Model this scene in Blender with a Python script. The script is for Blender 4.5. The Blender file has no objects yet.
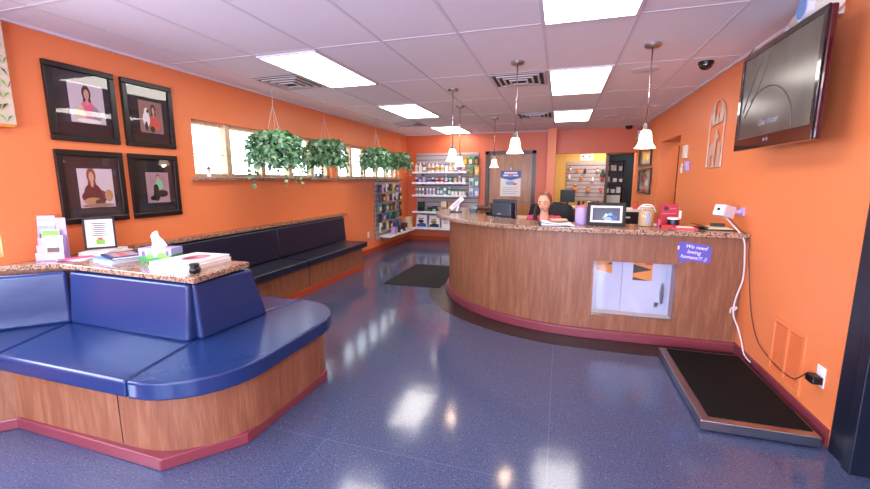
import bpy, bmesh, math, random
from mathutils import Vector, Matrix
random.seed(7)
PI = math.pi
sc = bpy.context.scene
COL = sc.collection

# ------------------------------------------------------------------ camera
f, cx, cy, H = 403.0, 435.0, 244.5, 1.47
pit = math.atan(64.5 / f); yaw = math.atan(126 / (f / math.cos(pit)))
Fv = Vector((-math.sin(yaw) * math.cos(pit), math.cos(yaw) * math.cos(pit), -math.sin(pit)))
Rv = Vector((math.cos(yaw), math.sin(yaw), 0)); Uv = Rv.cross(Fv)
cam = bpy.data.cameras.new('camera'); cam.lens = f / 870 * 36; cam.sensor_width = 36
cam.clip_start = 0.05
co = bpy.data.objects.new('camera', cam); COL.objects.link(co)
m = Matrix.Identity(4)
for i, v in enumerate((Rv, Uv, -Fv)):
    for j in range(3): m[j][i] = v[j]
m.translation = (0, 0, H)
co.matrix_world = m
sc.camera = co

XL, XR, YB, YF, ZC = -3.62, 1.49, 9.4, -2.6, 2.54

# ------------------------------------------------------------------ materials
def srgb(c):
    if isinstance(c, str):
        c = [int(c[i:i + 2], 16) / 255 for i in (0, 2, 4)]
    return tuple((x / 12.92 if x <= .04045 else ((x + .055) / 1.055) ** 2.4) for x in c) + (1,)
class NT:
    def __init__(s, name):
        s.m = bpy.data.materials.new(name); s.m.use_nodes = True
        s.t = s.m.node_tree; s.t.nodes.clear()
        s.out = s.t.nodes.new('ShaderNodeOutputMaterial')
        s.b = s.t.nodes.new('ShaderNodeBsdfPrincipled')
        s.t.links.new(s.b.outputs[0], s.out.inputs[0])
    def n(s, typ, **k):
        o = s.t.nodes.new(typ)
        for a, v in k.items():
            if a.startswith('i_'): o.inputs[a[2:].replace('_', ' ')].default_value = v
            else: setattr(o, a, v)
        return o
    def l(s, a, b): s.t.links.new(a, b)
    def coord(s, scale=(1, 1, 1), kind='Object'):
        c = s.n('ShaderNodeTexCoord'); mp = s.n('ShaderNodeMapping'); mp.inputs['Scale'].default_value = scale
        s.l(c.outputs[kind], mp.inputs[0]); return mp.outputs[0]
    def noise(s, vec, scale, detail=3, rough=.5):
        o = s.n('ShaderNodeTexNoise'); o.inputs['Scale'].default_value = scale; o.inputs['Detail'].default_value = detail
        o.inputs['Roughness'].default_value = rough; s.l(vec, o.inputs['Vector']); return o.outputs['Fac']
    def ramp(s, fac, stops, interp='LINEAR'):
        r = s.n('ShaderNodeValToRGB'); r.color_ramp.interpolation = interp
        e = r.color_ramp.elements
        while len(e) < len(stops): e.new(.5)
        for el, (p, c) in zip(e, stops): el.position = p; el.color = srgb(c)
        s.l(fac, r.inputs[0]); return r.outputs[0]
    def mix(s, fac, a, b):
        x = s.n('ShaderNodeMix', data_type='RGBA'); s.l(fac, x.inputs[0])
        for v, i in ((a, 6), (b, 7)):
            if isinstance(v, (str, tuple)): x.inputs[i].default_value = srgb(v)
            else: s.l(v, x.inputs[i])
        return x.outputs[2]
    def bump(s, h, strength=.2, dist=.01):
        b = s.n('ShaderNodeBump'); b.inputs['Strength'].default_value = strength; b.inputs['Distance'].default_value = dist
        s.l(h, b.inputs['Height']); s.l(b.outputs[0], s.b.inputs['Normal'])
M = {}
def plain(name, col, rough=.5, metal=0, var=.06, coat=0, emit=0, scale=8):
    t = NT(name); v = t.coord()
    c = srgb(col); fac = t.noise(v, scale)
    a = tuple(max(0, x * (1 - var)) for x in c[:3]) + (1,); b = tuple(min(1, x * (1 + var)) for x in c[:3]) + (1,)
    x = t.n('ShaderNodeMix', data_type='RGBA'); t.l(fac, x.inputs[0]); x.inputs[6].default_value = a; x.inputs[7].default_value = b
    t.l(x.outputs[2], t.b.inputs['Base Color'])
    t.b.inputs['Roughness'].default_value = rough; t.b.inputs['Metallic'].default_value = metal
    if coat: t.b.inputs['Coat Weight'].default_value = coat
    if emit: t.b.inputs['Emission Color'].default_value = c; t.b.inputs['Emission Strength'].default_value = emit
    M[name] = t.m; return t
def wallmat(name, col):
    t = plain(name, col, .42, var=.03, scale=1.2)
    t.bump(t.noise(t.coord(), 160, 2), .06, .003)
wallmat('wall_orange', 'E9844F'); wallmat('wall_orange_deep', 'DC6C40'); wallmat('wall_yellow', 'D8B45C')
wallmat('wall_plain', 'CFC4BD')
# floor: blue sheet vinyl with gold and white chips, long seams
t = NT('floor_vinyl'); v = t.coord()
def chips(scale, thr, seedoff):
    mp = t.n('ShaderNodeMapping'); mp.inputs['Location'].default_value = (seedoff, seedoff * .7, 0); t.l(v, mp.inputs[0])
    vo = t.n('ShaderNodeTexVoronoi', feature='F1'); vo.inputs['Scale'].default_value = scale; t.l(mp.outputs[0], vo.inputs['Vector'])
    lt = t.n('ShaderNodeMath', operation='LESS_THAN'); t.l(vo.outputs['Distance'], lt.inputs[0]); lt.inputs[1].default_value = thr
    return lt.outputs[0]
base = t.ramp(t.noise(v, 90, 3), [(.3, '3C4562'), (.7, '4F5A7A')])
big = t.ramp(t.noise(v, 1.3, 3), [(.3, '3E4766'), (.7, '495474')])
c0 = t.mix(t.n('ShaderNodeValue').outputs[0], base, big)
t.t.nodes[-1].inputs[0].default_value = .5
c1 = t.mix(chips(60, .10, 3), base, 'A99F8C')
c2 = t.mix(chips(72, .10, 11), c1, '8D96B4')
c3 = t.mix(chips(60, .16, 23), c2, '262F4A')
br = t.n('ShaderNodeTexBrick'); br.offset = .5; br.inputs['Scale'].default_value = 1; br.inputs['Mortar Size'].default_value = .0016
br.inputs['Brick Width'].default_value = 2.44; br.inputs['Row Height'].default_value = 1.83; br.inputs['Mortar Smooth'].default_value = 0
t.l(v, br.inputs['Vector'])
c4 = t.mix(br.outputs['Fac'], c3, '606A8C')
t.l(c4, t.b.inputs['Base Color']); t.b.inputs['Roughness'].default_value = .13
t.b.inputs['Specular IOR Level'].default_value = .6
t.bump(t.noise(v, 3.5, 2), .14, .012); M['floor_vinyl'] = t.m
# speckled granite laminate
def granite(name, cols, rough=.2):
    t = NT(name); v = t.coord()
    a = t.n('ShaderNodeTexVoronoi', feature='F1'); a.inputs['Scale'].default_value = 95; t.l(v, a.inputs['Vector'])
    sp = t.n('ShaderNodeSeparateColor'); t.l(a.outputs['Color'], sp.inputs[0])
    n2 = t.noise(v, 70, 4, .7)
    ad = t.n('ShaderNodeMath', operation='MULTIPLY_ADD'); t.l(sp.outputs[0], ad.inputs[0]); ad.inputs[1].default_value = .6; t.l(n2, ad.inputs[2])
    sb = t.n('ShaderNodeMath', operation='SUBTRACT'); t.l(ad.outputs[0], sb.inputs[0]); sb.inputs[1].default_value = .3
    t.l(t.ramp(sb.outputs[0], cols), t.b.inputs['Base Color']); t.b.inputs['Roughness'].default_value = rough; M[name] = t.m
granite('granite', [(.18, '3A2C24'), (.34, '7C5C44'), (.52, 'A5806A'), (.7, 'BFA088'), (.86, '5E4636')], .16)
granite('granite_black', [(.2, '0E0D0E'), (.5, '1E1A1B'), (.75, '3A2E2C'), (.88, '5E4C48')], .3)
# wood laminate, vertical grain
def wood(name, a, b, c, sc_=(9, 9, .9), rough=.33):
    t = NT(name); v = t.coord(sc_)
    n1 = t.noise(v, 2.6, 5, .6); v2 = t.coord((sc_[0] * 9, sc_[1] * 9, sc_[2] * 4)); n2 = t.noise(v2, 2, 3, .7)
    ad = t.n('ShaderNodeMath', operation='MULTIPLY_ADD'); t.l(n2, ad.inputs[0]); ad.inputs[1].default_value = .7; t.l(n1, ad.inputs[2])
    t.l(t.ramp(ad.outputs[0], [(.5, a), (.85, b), (1.0, c)]), t.b.inputs['Base Color'])
    t.b.inputs['Roughness'].default_value = rough; t.bump(n2, .05, .002); M[name] = t.m
wood('wood_panel', '72442E', '875439', '966446', rough=.45)
wood('wood_door', '945C30', 'A86E3C', 'B8804C')
wood('wood_pale', 'CDA67C', 'DDBB94', 'EACFAE', (3, 3, 3))
wood('wood_dark', '2A1610', '3A2018', '4A2B20')
# upholstery
def vinyl(name, col, rough=.26):
    t = plain(name, col, rough, var=.05, scale=3)
    a = t.noise(t.coord((3, 3, 3)), 1.6, 3, .6)
    t.bump(a, .06, .03)
vinyl('vinyl_blue', '1C3162', .24); vinyl('vinyl_navy', '191F36', .3)
plain('cove_base', '7E3842', .3); plain('cove_orange', 'B2441F', .35)
# ceiling
t = plain('ceiling_tile', 'EDE4E8', .85, var=.02, scale=3); t.bump(t.noise(t.coord(), 120, 3), .15, .004)
plain('ceiling_bar', 'DDD3D8', .6); plain('vent_metal', 'C9BDBB', .45)
plain('white', 'E8E6E6', .5); plain('white_gloss', 'EEEEF0', .25); plain('plate_white', 'E4DDD4', .4); plain('offwhite', 'D9CFC0', .6); plain('grey', '8E8C92', .5)
plain('slat', 'AFA4A6', .5); plain('slat_groove', '6A6064', .6)
plain('black', '0B0B0D', .35); plain('black_matte', '0A0A0C', .65); plain('niche_white', 'BDC2DA', .35); plain('frame_black', '120F10', .3)
plain('navy_black', '171B2B', .35); plain('mat_dark', '2A1C22', .8); plain('mat_blackblue', '17171F', .8)
plain('mat_white', 'E9DCD2', .7)
t = plain('rubber_mat', '08080A', .8); t.b.inputs['Specular IOR Level'].default_value = .2; t.bump(t.noise(t.coord(), 220, 2), .5, .004)
t = plain('carpet_mat', '1E1C1F', .95); t.bump(t.noise(t.coord(), 300, 2), .8, .006)
plain('steel', 'A8A8AE', .28, 1); plain('chrome', 'D0C6C0', .15, 1); plain('brushed', 'B9AFA9', .35, 1)
plain('red', 'B0202A', .4); plain('red_bright', 'D8343A', .4); plain('pink', 'E0628C', .5); plain('magenta', 'B42E5E', .75)
plain('yellow', 'E0B838', .5); plain('cream', 'E6D5AE', .5); plain('gold', 'A8782C', .4); plain('orange', 'E08A30', .5)
plain('green', '3C8A4A', .5); plain('green_lime', '78B83A', .5); plain('green_dark', '1F3A28', .6); plain('teal', '3E9C9A', .4)
plain('blue', '2C4FA0', .4); plain('blue_light', '7FA4D8', .4); plain('navy', '1B2450', .45); plain('purple', '7A4FA8', .4)
plain('lavender', 'B8A4D6', .5); plain('violet_sign', '5E58B4', .55); plain('brown', '5A3722', .5); plain('tan', 'B48A5E', .6); plain('fur_cream', 'D8C29C', .9)
plain('skin', 'E3A98C', .55); plain('skin_print', 'CE9A86', .8); plain('hair', '7A4630', .5); plain('hair_dark', '26160F', .6); plain('lip', 'B45A58', .5)
plain('print_grey', 'CCC0C6', .85, var=.15, scale=5); plain('print_mauve', 'A88890', .85, var=.15, scale=5); plain('print_brown', '96786C', .85, var=.15, scale=5)
plain('coral', 'D05848', .7); plain('maroon', '5C2226', .7); plain('mint', '86C898', .7)
plain('tv_bezel', '0A0709', .12, coat=1); plain('tv_side', '4A0B16', .18, coat=1)
plain('paper', 'ECE8E4', .7); plain('text_dark', '2C2A30', .7); plain('text_white', 'F0F0F8', .6); plain('text_grey', '9A9AA8', .6)
plain('soil', '2A1C14', .9); plain('ground', 'A09C96', .9); plain('wire', 'C8C2BC', .4, .6)
plain('kibble', 'C8A880', .8, var=.3, scale=120); plain('cord_white', 'D8D4D8', .5); plain('dusky', '3A3F44', .8)
plain('lilac_box', '9AA0C8', .6, var=.2, scale=30); plain('photo_navy', '1C2238', .25, var=.3, scale=20)
plain('valance_cloth', 'CDBFA6', .9); plain('plaque', 'D3B9A6', .4, .3); plain('tv_lines', '5A5552', .6)
for nm, c, s_ in (('panel_light', 'FFFFFF', 10), ('shade_glow', 'FFE6C8', 3.)):
    t = plain(nm, c, .6); t.b.inputs['Emission Color'].default_value = (1, .93, .86, 1) if nm == 'panel_light' else (1, .74, .5, 1)
    t.b.inputs['Emission Strength'].default_value = s_
# TV screen: a dim lit picture
t = NT('tv_picture'); v = t.coord((1, 1, 1)); n_ = t.noise(v, 1.7, 2)
c_ = t.ramp(n_, [(.3, '3A312E'), (.5, '8C8078'), (.66, 'A59A90'), (.8, '5A4C46')])
t.l(c_, t.b.inputs['Emission Color']); t.b.inputs['Emission Strength'].default_value = .35
t.b.inputs['Base Color'].default_value = (.02, .018, .018, 1); t.b.inputs['Roughness'].default_value = .22; M['tv_picture'] = t.m
# leaves
t = NT('leaf'); oi = t.n('ShaderNodeTexCoord'); nn = t.noise(t.coord(), 14, 2)
t.l(t.ramp(nn, [(.3, '2A5A3A'), (.45, '4E8A58'), (.58, '8FB48A'), (.72, 'B8CFB0')]), t.b.inputs['Base Color'])
t.b.inputs['Roughness'].default_value = .45; t.b.inputs['Subsurface Weight'].default_value = 0
M['leaf'] = t.m
# glass
t = NT('glass'); t.t.nodes.remove(t.b)
g = t.n('ShaderNodeBsdfGlossy'); g.inputs['Roughness'].default_value = .02; tr = t.n('ShaderNodeBsdfTransparent'); mx = t.n('ShaderNodeMixShader')
fr = t.n('ShaderNodeLayerWeight'); fr.inputs[0].default_value = .5
pw = t.n('ShaderNodeMath', operation='POWER'); t.l(fr.outputs['Facing'], pw.inputs[0]); pw.inputs[1].default_value = 4
ma = t.n('ShaderNodeMath', operation='MULTIPLY_ADD'); t.l(pw.outputs[0], ma.inputs[0]); ma.inputs[1].default_value = .55; ma.inputs[2].default_value = .04
t.l(ma.outputs[0], mx.inputs[0]); t.l(tr.outputs[0], mx.inputs[1]); t.l(g.outputs[0], mx.inputs[2]); t.l(mx.outputs[0], t.out.inputs[0]); M['glass'] = t.m
# translucent blind / valance fabric with leaf sprigs
t = NT('leafy_fabric'); v = t.coord((1, 1, .55)); 
vo = t.n('ShaderNodeTexVoronoi', feature='F1'); vo.inputs['Scale'].default_value = 14; t.l(v, vo.inputs['Vector'])
cr = t.ramp(vo.outputs['Distance'], [(0, '6E8A34'), (.28, '8FA650'), (.36, 'E6DCC8'), (1, 'EDE4D4')], 'CONSTANT')
w = t.n('ShaderNodeTexWave'); w.inputs['Scale'].default_value = 3.2; w.inputs['Distortion'].default_value = 9; t.l(v, w.inputs['Vector'])
lt = t.n('ShaderNodeMath', operation='GREATER_THAN'); t.l(w.outputs['Fac'], lt.inputs[0]); lt.inputs[1].default_value = .93
t.l(t.mix(lt.outputs[0], cr, '3E3A30'), t.b.inputs['Base Color']); t.b.inputs['Roughness'].default_value = .9; M['leafy_fabric'] = t.m

# ------------------------------------------------------------------ mesh helpers
class MB:
    def __init__(s): s.bm = bmesh.new(); s.mats = []; s.sm = False
    def mi(s, mat):
        if mat not in s.mats: s.mats.append(mat)
        return s.mats.index(mat)
    def _fin(s, faces, mat, smooth=False):
        if mat is not None:
            i = s.mi(mat)
            for fa in faces: fa.material_index = i
        if smooth:
            for fa in faces: fa.smooth = True
    def box(s, lo, hi, mat=None, rot=None, piv=None):
        x0, y0, z0 = lo; x1, y1, z1 = hi
        P = [Vector(p) for p in ((x0, y0, z0), (x1, y0, z0), (x1, y1, z0), (x0, y1, z0), (x0, y0, z1), (x1, y0, z1), (x1, y1, z1), (x0, y1, z1))]
        if rot is not None:
            c = Vector(piv) if piv else (P[0] + P[6]) / 2
            P = [rot @ (p - c) + c for p in P]
        V = [s.bm.verts.new(p) for p in P]
        fs = [s.bm.faces.new([V[i] for i in q]) for q in ((0, 3, 2, 1), (4, 5, 6, 7), (0, 1, 5, 4), (1, 2, 6, 5), (2, 3, 7, 6), (3, 0, 4, 7))]
        s._fin(fs, mat); return s
    def prism(s, poly, z0, z1, mat=None, fn=None, smooth=False):
        # poly counter-clockwise in xy; fn maps (x,y,z)
        fn = fn or (lambda x, y, z: (x, y, z))
        a = [s.bm.verts.new(fn(x, y, z0)) for x, y in poly]; b = [s.bm.verts.new(fn(x, y, z1)) for x, y in poly]
        n = len(poly); fs = [s.bm.faces.new(a[::-1]), s.bm.faces.new(b)]
        s._fin(fs, mat)
        sd = [s.bm.faces.new((a[i], a[(i + 1) % n], b[(i + 1) % n], b[i])) for i in range(n)]
        s._fin(sd, mat, smooth); return s
    def plate(s, poly, y0, y1, mat=None):   # polygon drawn in x,z, thickness along y (front = y0)
        return s.prism(poly, y0, y1, mat, fn=lambda x, z, y: (x, y, z))
    def lathe(s, prof, c=(0, 0, 0), seg=20, mat=None, axis='z', close=True):
        rings = []
        for r, z in prof:
            rg = []
            for i in range(seg):
                a = 2 * PI * i / seg
                p = (r * math.cos(a), r * math.sin(a), z)
                if axis == 'x': p = (p[2], p[0], p[1])
                if axis == 'y': p = (p[0], p[2], p[1])
                rg.append(s.bm.verts.new((p[0] + c[0], p[1] + c[1], p[2] + c[2])))
            rings.append(rg)
        fs = []
        for a, b in zip(rings, rings[1:]):
            for i in range(seg): fs.append(s.bm.faces.new((a[i], a[(i + 1) % seg], b[(i + 1) % seg], b[i])))
        s._fin(fs, mat, True)
        if close:
            cf = []
            if prof[0][0] > 1e-5: cf.append(s.bm.faces.new(rings[0][::-1]))
            if prof[-1][0] > 1e-5: cf.append(s.bm.faces.new(rings[-1]))
            s._fin(cf, mat)
        return s
    def cyl(s, p0, p1, r, seg=12, mat=None, r1=None):
        p0, p1 = Vector(p0), Vector(p1); d = (p1 - p0).normalized()
        u = d.orthogonal().normalized(); w_ = d.cross(u)
        rr = (r, r if r1 is None else r1); rings = []
        for p, q in ((p0, rr[0]), (p1, rr[1])):
            rings.append([s.bm.verts.new(p + u * q * math.cos(2 * PI * i / seg) + w_ * q * math.sin(2 * PI * i / seg)) for i in range(seg)])
        fs = [s.bm.faces.new((rings[0][i], rings[0][(i + 1) % seg], rings[1][(i + 1) % seg], rings[1][i])) for i in range(seg)]
        s._fin(fs, mat, True); s._fin([s.bm.faces.new(rings[0][::-1]), s.bm.faces.new(rings[1])], mat); return s
    def tube(s, pts, r, seg=8, mat=None, sub=6):
        P = [Vector(p) for p in pts]; Q = []
        for i in range(len(P) - 1):
            p0 = P[max(i - 1, 0)]; p1 = P[i]; p2 = P[i + 1]; p3 = P[min(i + 2, len(P) - 1)]
            for k in range(sub):
                u = k / sub
                Q.append(.5 * ((2 * p1) + (p2 - p0) * u + (2 * p0 - 5 * p1 + 4 * p2 - p3) * u * u + (3 * p1 - p0 - 3 * p2 + p3) * u ** 3))
        Q.append(P[-1]); rings = []; up = Vector((.13, .2, .97))
        for i, q in enumerate(Q):
            d = (Q[min(i + 1, len(Q) - 1)] - Q[max(i - 1, 0)]).normalized(); u = d.cross(up)
            u = u.normalized() if u.length > 1e-3 else d.orthogonal().normalized(); w_ = d.cross(u)
            rings.append([s.bm.verts.new(q + (u * math.cos(2 * PI * k / seg) + w_ * math.sin(2 * PI * k / seg)) * r) for k in range(seg)])
        fs = [s.bm.faces.new((a[k], a[(k + 1) % seg], b[(k + 1) % seg], b[k])) for a, b in zip(rings, rings[1:]) for k in range(seg)]
        s._fin(fs, mat, True); s._fin([s.bm.faces.new(rings[0][::-1]), s.bm.faces.new(rings[-1])], mat); return s
    def ell(s, c, r, mat=None, seg=16, rings=10):
        prof = [(max(1e-6, math.sin(PI * i / rings)), -math.cos(PI * i / rings)) for i in range(rings + 1)]
        R = []
        for q, z in prof:
            R.append([s.bm.verts.new((c[0] + r[0] * q * math.cos(2 * PI * k / seg), c[1] + r[1] * q * math.sin(2 * PI * k / seg), c[2] + r[2] * z)) for k in range(seg)])
        fs = [s.bm.faces.new((a[k], a[(k + 1) % seg], b[(k + 1) % seg], b[k])) for a, b in zip(R, R[1:]) for k in range(seg)]
        s._fin(fs, mat, True); return s
    def mesh(s, name, weld=False):
        if weld: bmesh.ops.remove_doubles(s.bm, verts=s.bm.verts, dist=1e-5)
        bmesh.ops.recalc_face_normals(s.bm, faces=s.bm.faces)
        for e in s.bm.edges:
            if len(e.link_faces) == 2 and e.calc_face_angle(0) > .75: e.smooth = False
        me = bpy.data.meshes.new(name); s.bm.to_mesh(me); s.bm.free()
        for x in s.mats: me.materials.append(M[x])
        return me
def obj(name, mb, mat=None, parent=None, loc=(0, 0, 0), rz=0, bevel=0, seg=2, label=None, smooth=False):
    me = mb.mesh(name) if isinstance(mb, MB) else mb
    if mat and not len(me.materials): me.materials.append(M[mat])
    o = bpy.data.objects.new(name, me); COL.objects.link(o)
    if parent: o.parent = parent
    o.location = loc; o.rotation_euler = (0, 0, rz)
    if bevel:
        b = o.modifiers.new('bevel', 'BEVEL'); b.width = bevel; b.segments = seg; b.limit_method = 'ANGLE'; b.angle_limit = math.radians(40)
    if smooth:
        for p in me.polygons: p.use_smooth = True
    if label: o['label'] = label
    return o
def tag(o, label, cat, group=None, kind=None):
    o['label'] = label; o['category'] = cat
    if group: o['group'] = group
    if kind: o['kind'] = kind
    return o
def thing(name, label, cat, loc=(0, 0, 0), rz=0, group=None):
    o = bpy.data.objects.new(name, None); COL.objects.link(o); o.empty_display_size = .1
    o.location = loc; o.rotation_euler = (0, 0, rz)
    return tag(o, label, cat, group)
def struct(name, mb, mat=None, parent=None, **k):
    o = obj(name, mb, mat, parent, **k)
    if not parent: o['kind'] = 'structure'
    return o
def solo(name, mb, mat, label, cat, loc=(0, 0, 0), rz=0, group=None, bevel=0, seg=2):
    return tag(obj(name, mb, mat, None, loc, rz, bevel, seg), label, cat, group)
def dup(root, loc, rz, label, group=None):
    r = root.copy(); COL.objects.link(r); r.location = loc; r.rotation_euler = (0, 0, rz); r['label'] = label
    if group: r['group'] = group
    for ch in list(root.children):
        c = ch.copy(); COL.objects.link(c); c.parent = r
        for g in list(ch.children):
            d = g.copy(); COL.objects.link(d); d.parent = c
    return r
def bx(lo, hi, mat=None): return MB().box(lo, hi, mat)
def rrect(x0, y0, x1, y1, r, n=5):
    P = []
    for cx_, cy_, a0 in ((x1 - r, y0 + r, -90), (x1 - r, y1 - r, 0), (x0 + r, y1 - r, 90), (x0 + r, y0 + r, 180)):
        for k in range(n + 1):
            a = math.radians(a0 + 90 * k / n); P.append((cx_ + r * math.cos(a), cy_ + r * math.sin(a)))
    return P
def ellpoly(cx_, cy_, a, b, n=18, rot=0):
    return [(cx_ + a * math.cos(t_) * math.cos(rot) - b * math.sin(t_) * math.sin(rot), cy_ + a * math.cos(t_) * math.sin(rot) + b * math.sin(t_) * math.cos(rot)) for t_ in [2 * PI * k / n for k in range(n)]]
def text(name, body, size, mat, parent, x, z, y, italic=0, rot=0, depth=.0008, align='CENTER'):
    cu = bpy.data.curves.new('t', 'FONT'); cu.body = body; cu.size = size; cu.align_x = align; cu.align_y = 'CENTER'; cu.extrude = depth; cu.shear = italic
    o = bpy.data.objects.new('t', cu); COL.objects.link(o)
    dg = bpy.context.evaluated_depsgraph_get(); me = bpy.data.meshes.new_from_object(o.evaluated_get(dg)); bpy.data.objects.remove(o)
    c_, s_ = math.cos(rot), math.sin(rot)
    for v_ in me.vertices:
        X, Y, Z = v_.co; v_.co = (x + X * c_ - Y * s_, y - Z, z + X * s_ + Y * c_)
    me.materials.clear(); me.materials.append(M[mat])
    o = bpy.data.objects.new(name, me); COL.objects.link(o); o.parent = parent
    return o
ORD = ['first', 'second', 'third', 'fourth', 'fifth', 'sixth', 'seventh', 'eighth', 'ninth', 'tenth', 'eleventh', 'twelfth', 'thirteenth', 'fourteenth', 'fifteenth', 'sixteenth', 'seventeenth', 'eighteenth']

# ------------------------------------------------------------------ room shell
struct('floor', bx((XL - .6, YF - .2, -.05), (3.6, 14, 0)), 'floor_vinyl')
# ceiling tiles with the T-bar grid and the lay-in light openings
GX = [-3.22 + .61 * k for k in range(-1, 8)]; GY = [-1.87 + 1.24 * k for k in range(0, 10)]
mb = MB().box((XL - .2, YF - .2, ZC), (3.6, 14, ZC + .08), 'ceiling_tile')
for x in GX:
    if XL < x < XR: mb.box((x - .011, YF, ZC - .003), (x + .011, YB, ZC), 'ceiling_bar')
for y in GY:
    if y < YB: mb.box((XL, y - .011, ZC - .0025), (XR, y + .011, ZC), 'ceiling_bar')
mb.box((XL, YF, ZC - .02), (XL + .02, YB, ZC), 'ceiling_bar').box((XR - .02, YF, ZC - .02), (XR, YB, ZC), 'ceiling_bar').box((XL, YB - .02, ZC - .02), (-.3, YB, ZC), 'ceiling_bar')
struct('ceiling', mb)

def wall_x(name, x0, x1, y0, y1, holes, mat):   # wall in a plane of constant x, holes = (ya,yb,za,zb)
    mb = MB(); ys = sorted(set([y0, y1] + [h[0] for h in holes] + [h[1] for h in holes]))
    for a, b in zip(ys, ys[1:]):
        z = 0
        for h in sorted([h for h in holes if h[0] <= a + 1e-6 and h[1] >= b - 1e-6], key=lambda q: q[2]):
            if h[2] > z: mb.box((x0, a, z), (x1, b, h[2]))
            z = h[3]
        if z < ZC: mb.box((x0, a, z), (x1, b, ZC))
    return struct(name, mb, mat)
def wall_y(name, y0, y1, x0, x1, holes, mat):
    mb = MB(); xs = sorted(set([x0, x1] + [h[0] for h in holes] + [h[1] for h in holes]))
    for a, b in zip(xs, xs[1:]):
        z = 0
        for h in sorted([h for h in holes if h[0] <= a + 1e-6 and h[1] >= b - 1e-6], key=lambda q: q[2]):
            if h[2] > z: mb.box((a, y0, z), (b, y1, h[2]))
            z = h[3]
        if z < ZC: mb.box((a, y0, z), (b, y1, ZC))
    return struct(name, mb, mat)
W1 = (3.32, 5.96, 1.5, 2.09); W2 = (6.16, 8.86, 1.5, 2.09); W3 = (-1.6, 1.72, .95, 2.3)
wall_x('wall_left', XL - .2, XL, YF, YB + .1, [W1, W2, W3], 'wall_orange')
wall_x('wall_right', XR, XR + .26, YF, 9.75, [(6.21, 7.35, 0, 2.06), (1.25, 2.46, 0, 2.2)], 'wall_orange')
DX0, DX1 = -1.60, -.63
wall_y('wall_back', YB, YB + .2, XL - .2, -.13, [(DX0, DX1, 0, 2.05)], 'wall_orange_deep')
struct('trim_1', bx((-.30, 9.0, 0), (-.13, YB, ZC)), 'wall_orange')                       # pier at the end of the back wall
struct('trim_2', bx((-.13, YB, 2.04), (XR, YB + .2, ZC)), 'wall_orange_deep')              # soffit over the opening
wall_y('wall_front', YF - .2, YF, XL - .2, XR + .26, [(-3.2, -1.1, .5, 2.3), (-.8, 1.2, .5, 2.3)], 'wall_orange')
# yellow room behind, with a doorway to a dark store
YY = 11.2
wall_y('wall_yellow', YY, YY + .15, -1.6, 3.4, [(1.13, 1.85, 0, 2.1)], 'wall_yellow')
struct('wall_yellow_left', bx((-.35, YB + .2, 0), (-.15, YY, ZC)), 'wall_yellow')
struct('wall_yellow_right', bx((3.2, 7.6, 0), (3.4, 13.9, ZC)), 'wall_yellow')
struct('wall_store', MB().box((.3, 13, 0), (3.4, 13.2, ZC)).box((.3, YY + .15, 0), (.5, 13, ZC)), 'dusky')
# corridor behind the opening in the right wall
struct('wall_corridor', MB().box((2.9, 5, 0), (3.1, 7.6, ZC)).box((XR + .26, 4.9, 0), (3.1, 5, ZC)).box((XR + .26, 7.6, 0), (3.4, 7.7, ZC)), 'wall_yellow')
dm = thing('dark_door', 'tall dark brown door standing open inside the corridor opening behind the counter', 'door', (1.765, 7.5, 0), 0)
obj('door_leaf', bx((0, 0, 0.01), (.7, .05, 2.02)), 'wood_dark', dm); obj('handle', MB().cyl((.08, -.05, 1), (.2, -.05, 1), .012).cyl((.08, -.05, 1), (.08, 0, 1), .012), 'brushed', dm)

t_ = thing('corridor_cabinet', 'narrow cream cabinet just inside the corridor opening behind the counter', 'cabinet', (1.93, 7.33, 0))
obj('body', bx((-.14, -.1, 0), (.14, .1, 1.3)), 'cream', t_, bevel=.006); obj('top', bx((-.15, -.11, 1.3), (.15, .11, 1.33)), 'yellow', t_)
# baseboards
struct('baseboard_left', bx((XL, 6.1, 0), (XL + .012, YB, .1)), 'cove_orange')
struct('baseboard_back', MB().box((XL, YB - .012, 0), (DX0 - .09, YB, .1)).box((DX1 + .09, YB - .012, 0), (-.3, YB, .1)), 'cove_orange')
struct('baseboard_right', bx((XR - .014, 2.6, 0), (XR, 3.88, .1)), 'cove_base')

# windows
def window_x(name, W, mull, mat='wood_pale'):
    y0, y1, z0, z1 = W; xs = XL - .1; wf = .04
    mb = MB().box((xs - .03, y0, z0), (xs + .03, y1, z0 + wf)).box((xs - .03, y0, z1 - wf), (xs + .03, y1, z1))
    mb.box((xs - .03, y0, z0), (xs + .03, y0 + wf, z1)).box((xs - .03, y1 - wf, z0), (xs + .03, y1, z1))
    for q in mull: mb.box((xs - .032, q - .035, z0), (xs + .05, q + .035, z1))
    w_ = struct(name, mb, mat)
    zz = z0 + (z1 - z0) * .42
    obj('muntin', bx((xs - .006, y0 + wf, zz - .005), (xs + .006, y1 - wf, zz + .005)), 'lavender', w_)
    obj('pane', bx((xs - .002, y0 + .02, z0 + .02), (xs + .002, y1 - .02, z1 - .02)), 'glass', w_)
    return w_
window_x('window_1', W1, [3.84, 4.4, 4.95, 5.48])
window_x('window_2', W2, [6.7, 7.24, 7.78, 8.32])
window_x('window_3', W3, [-.5, .7], 'cream')
for i, (a, b) in enumerate(((-3.2, -1.1), (-.8, 1.2))):
    mb = MB(); y = YF - .1
    for lo, hi in (((a, .5), (b, .56)), ((a, 2.24), (b, 2.3)), ((a, .5), (a + .06, 2.3)), ((b - .06, .5), (b, 2.3)), (((a + b) / 2 - .03, .5), ((a + b) / 2 + .03, 2.3))):
        mb.box((lo[0], y - .03, lo[1]), (hi[0], y + .03, hi[1]))
    w_ = struct('window_%d' % (4 + i), mb, 'navy_black'); obj('pane', bx((a + .03, y - .002, .53), (b - .03, y + .002, 2.27)), 'glass', w_)
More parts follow.
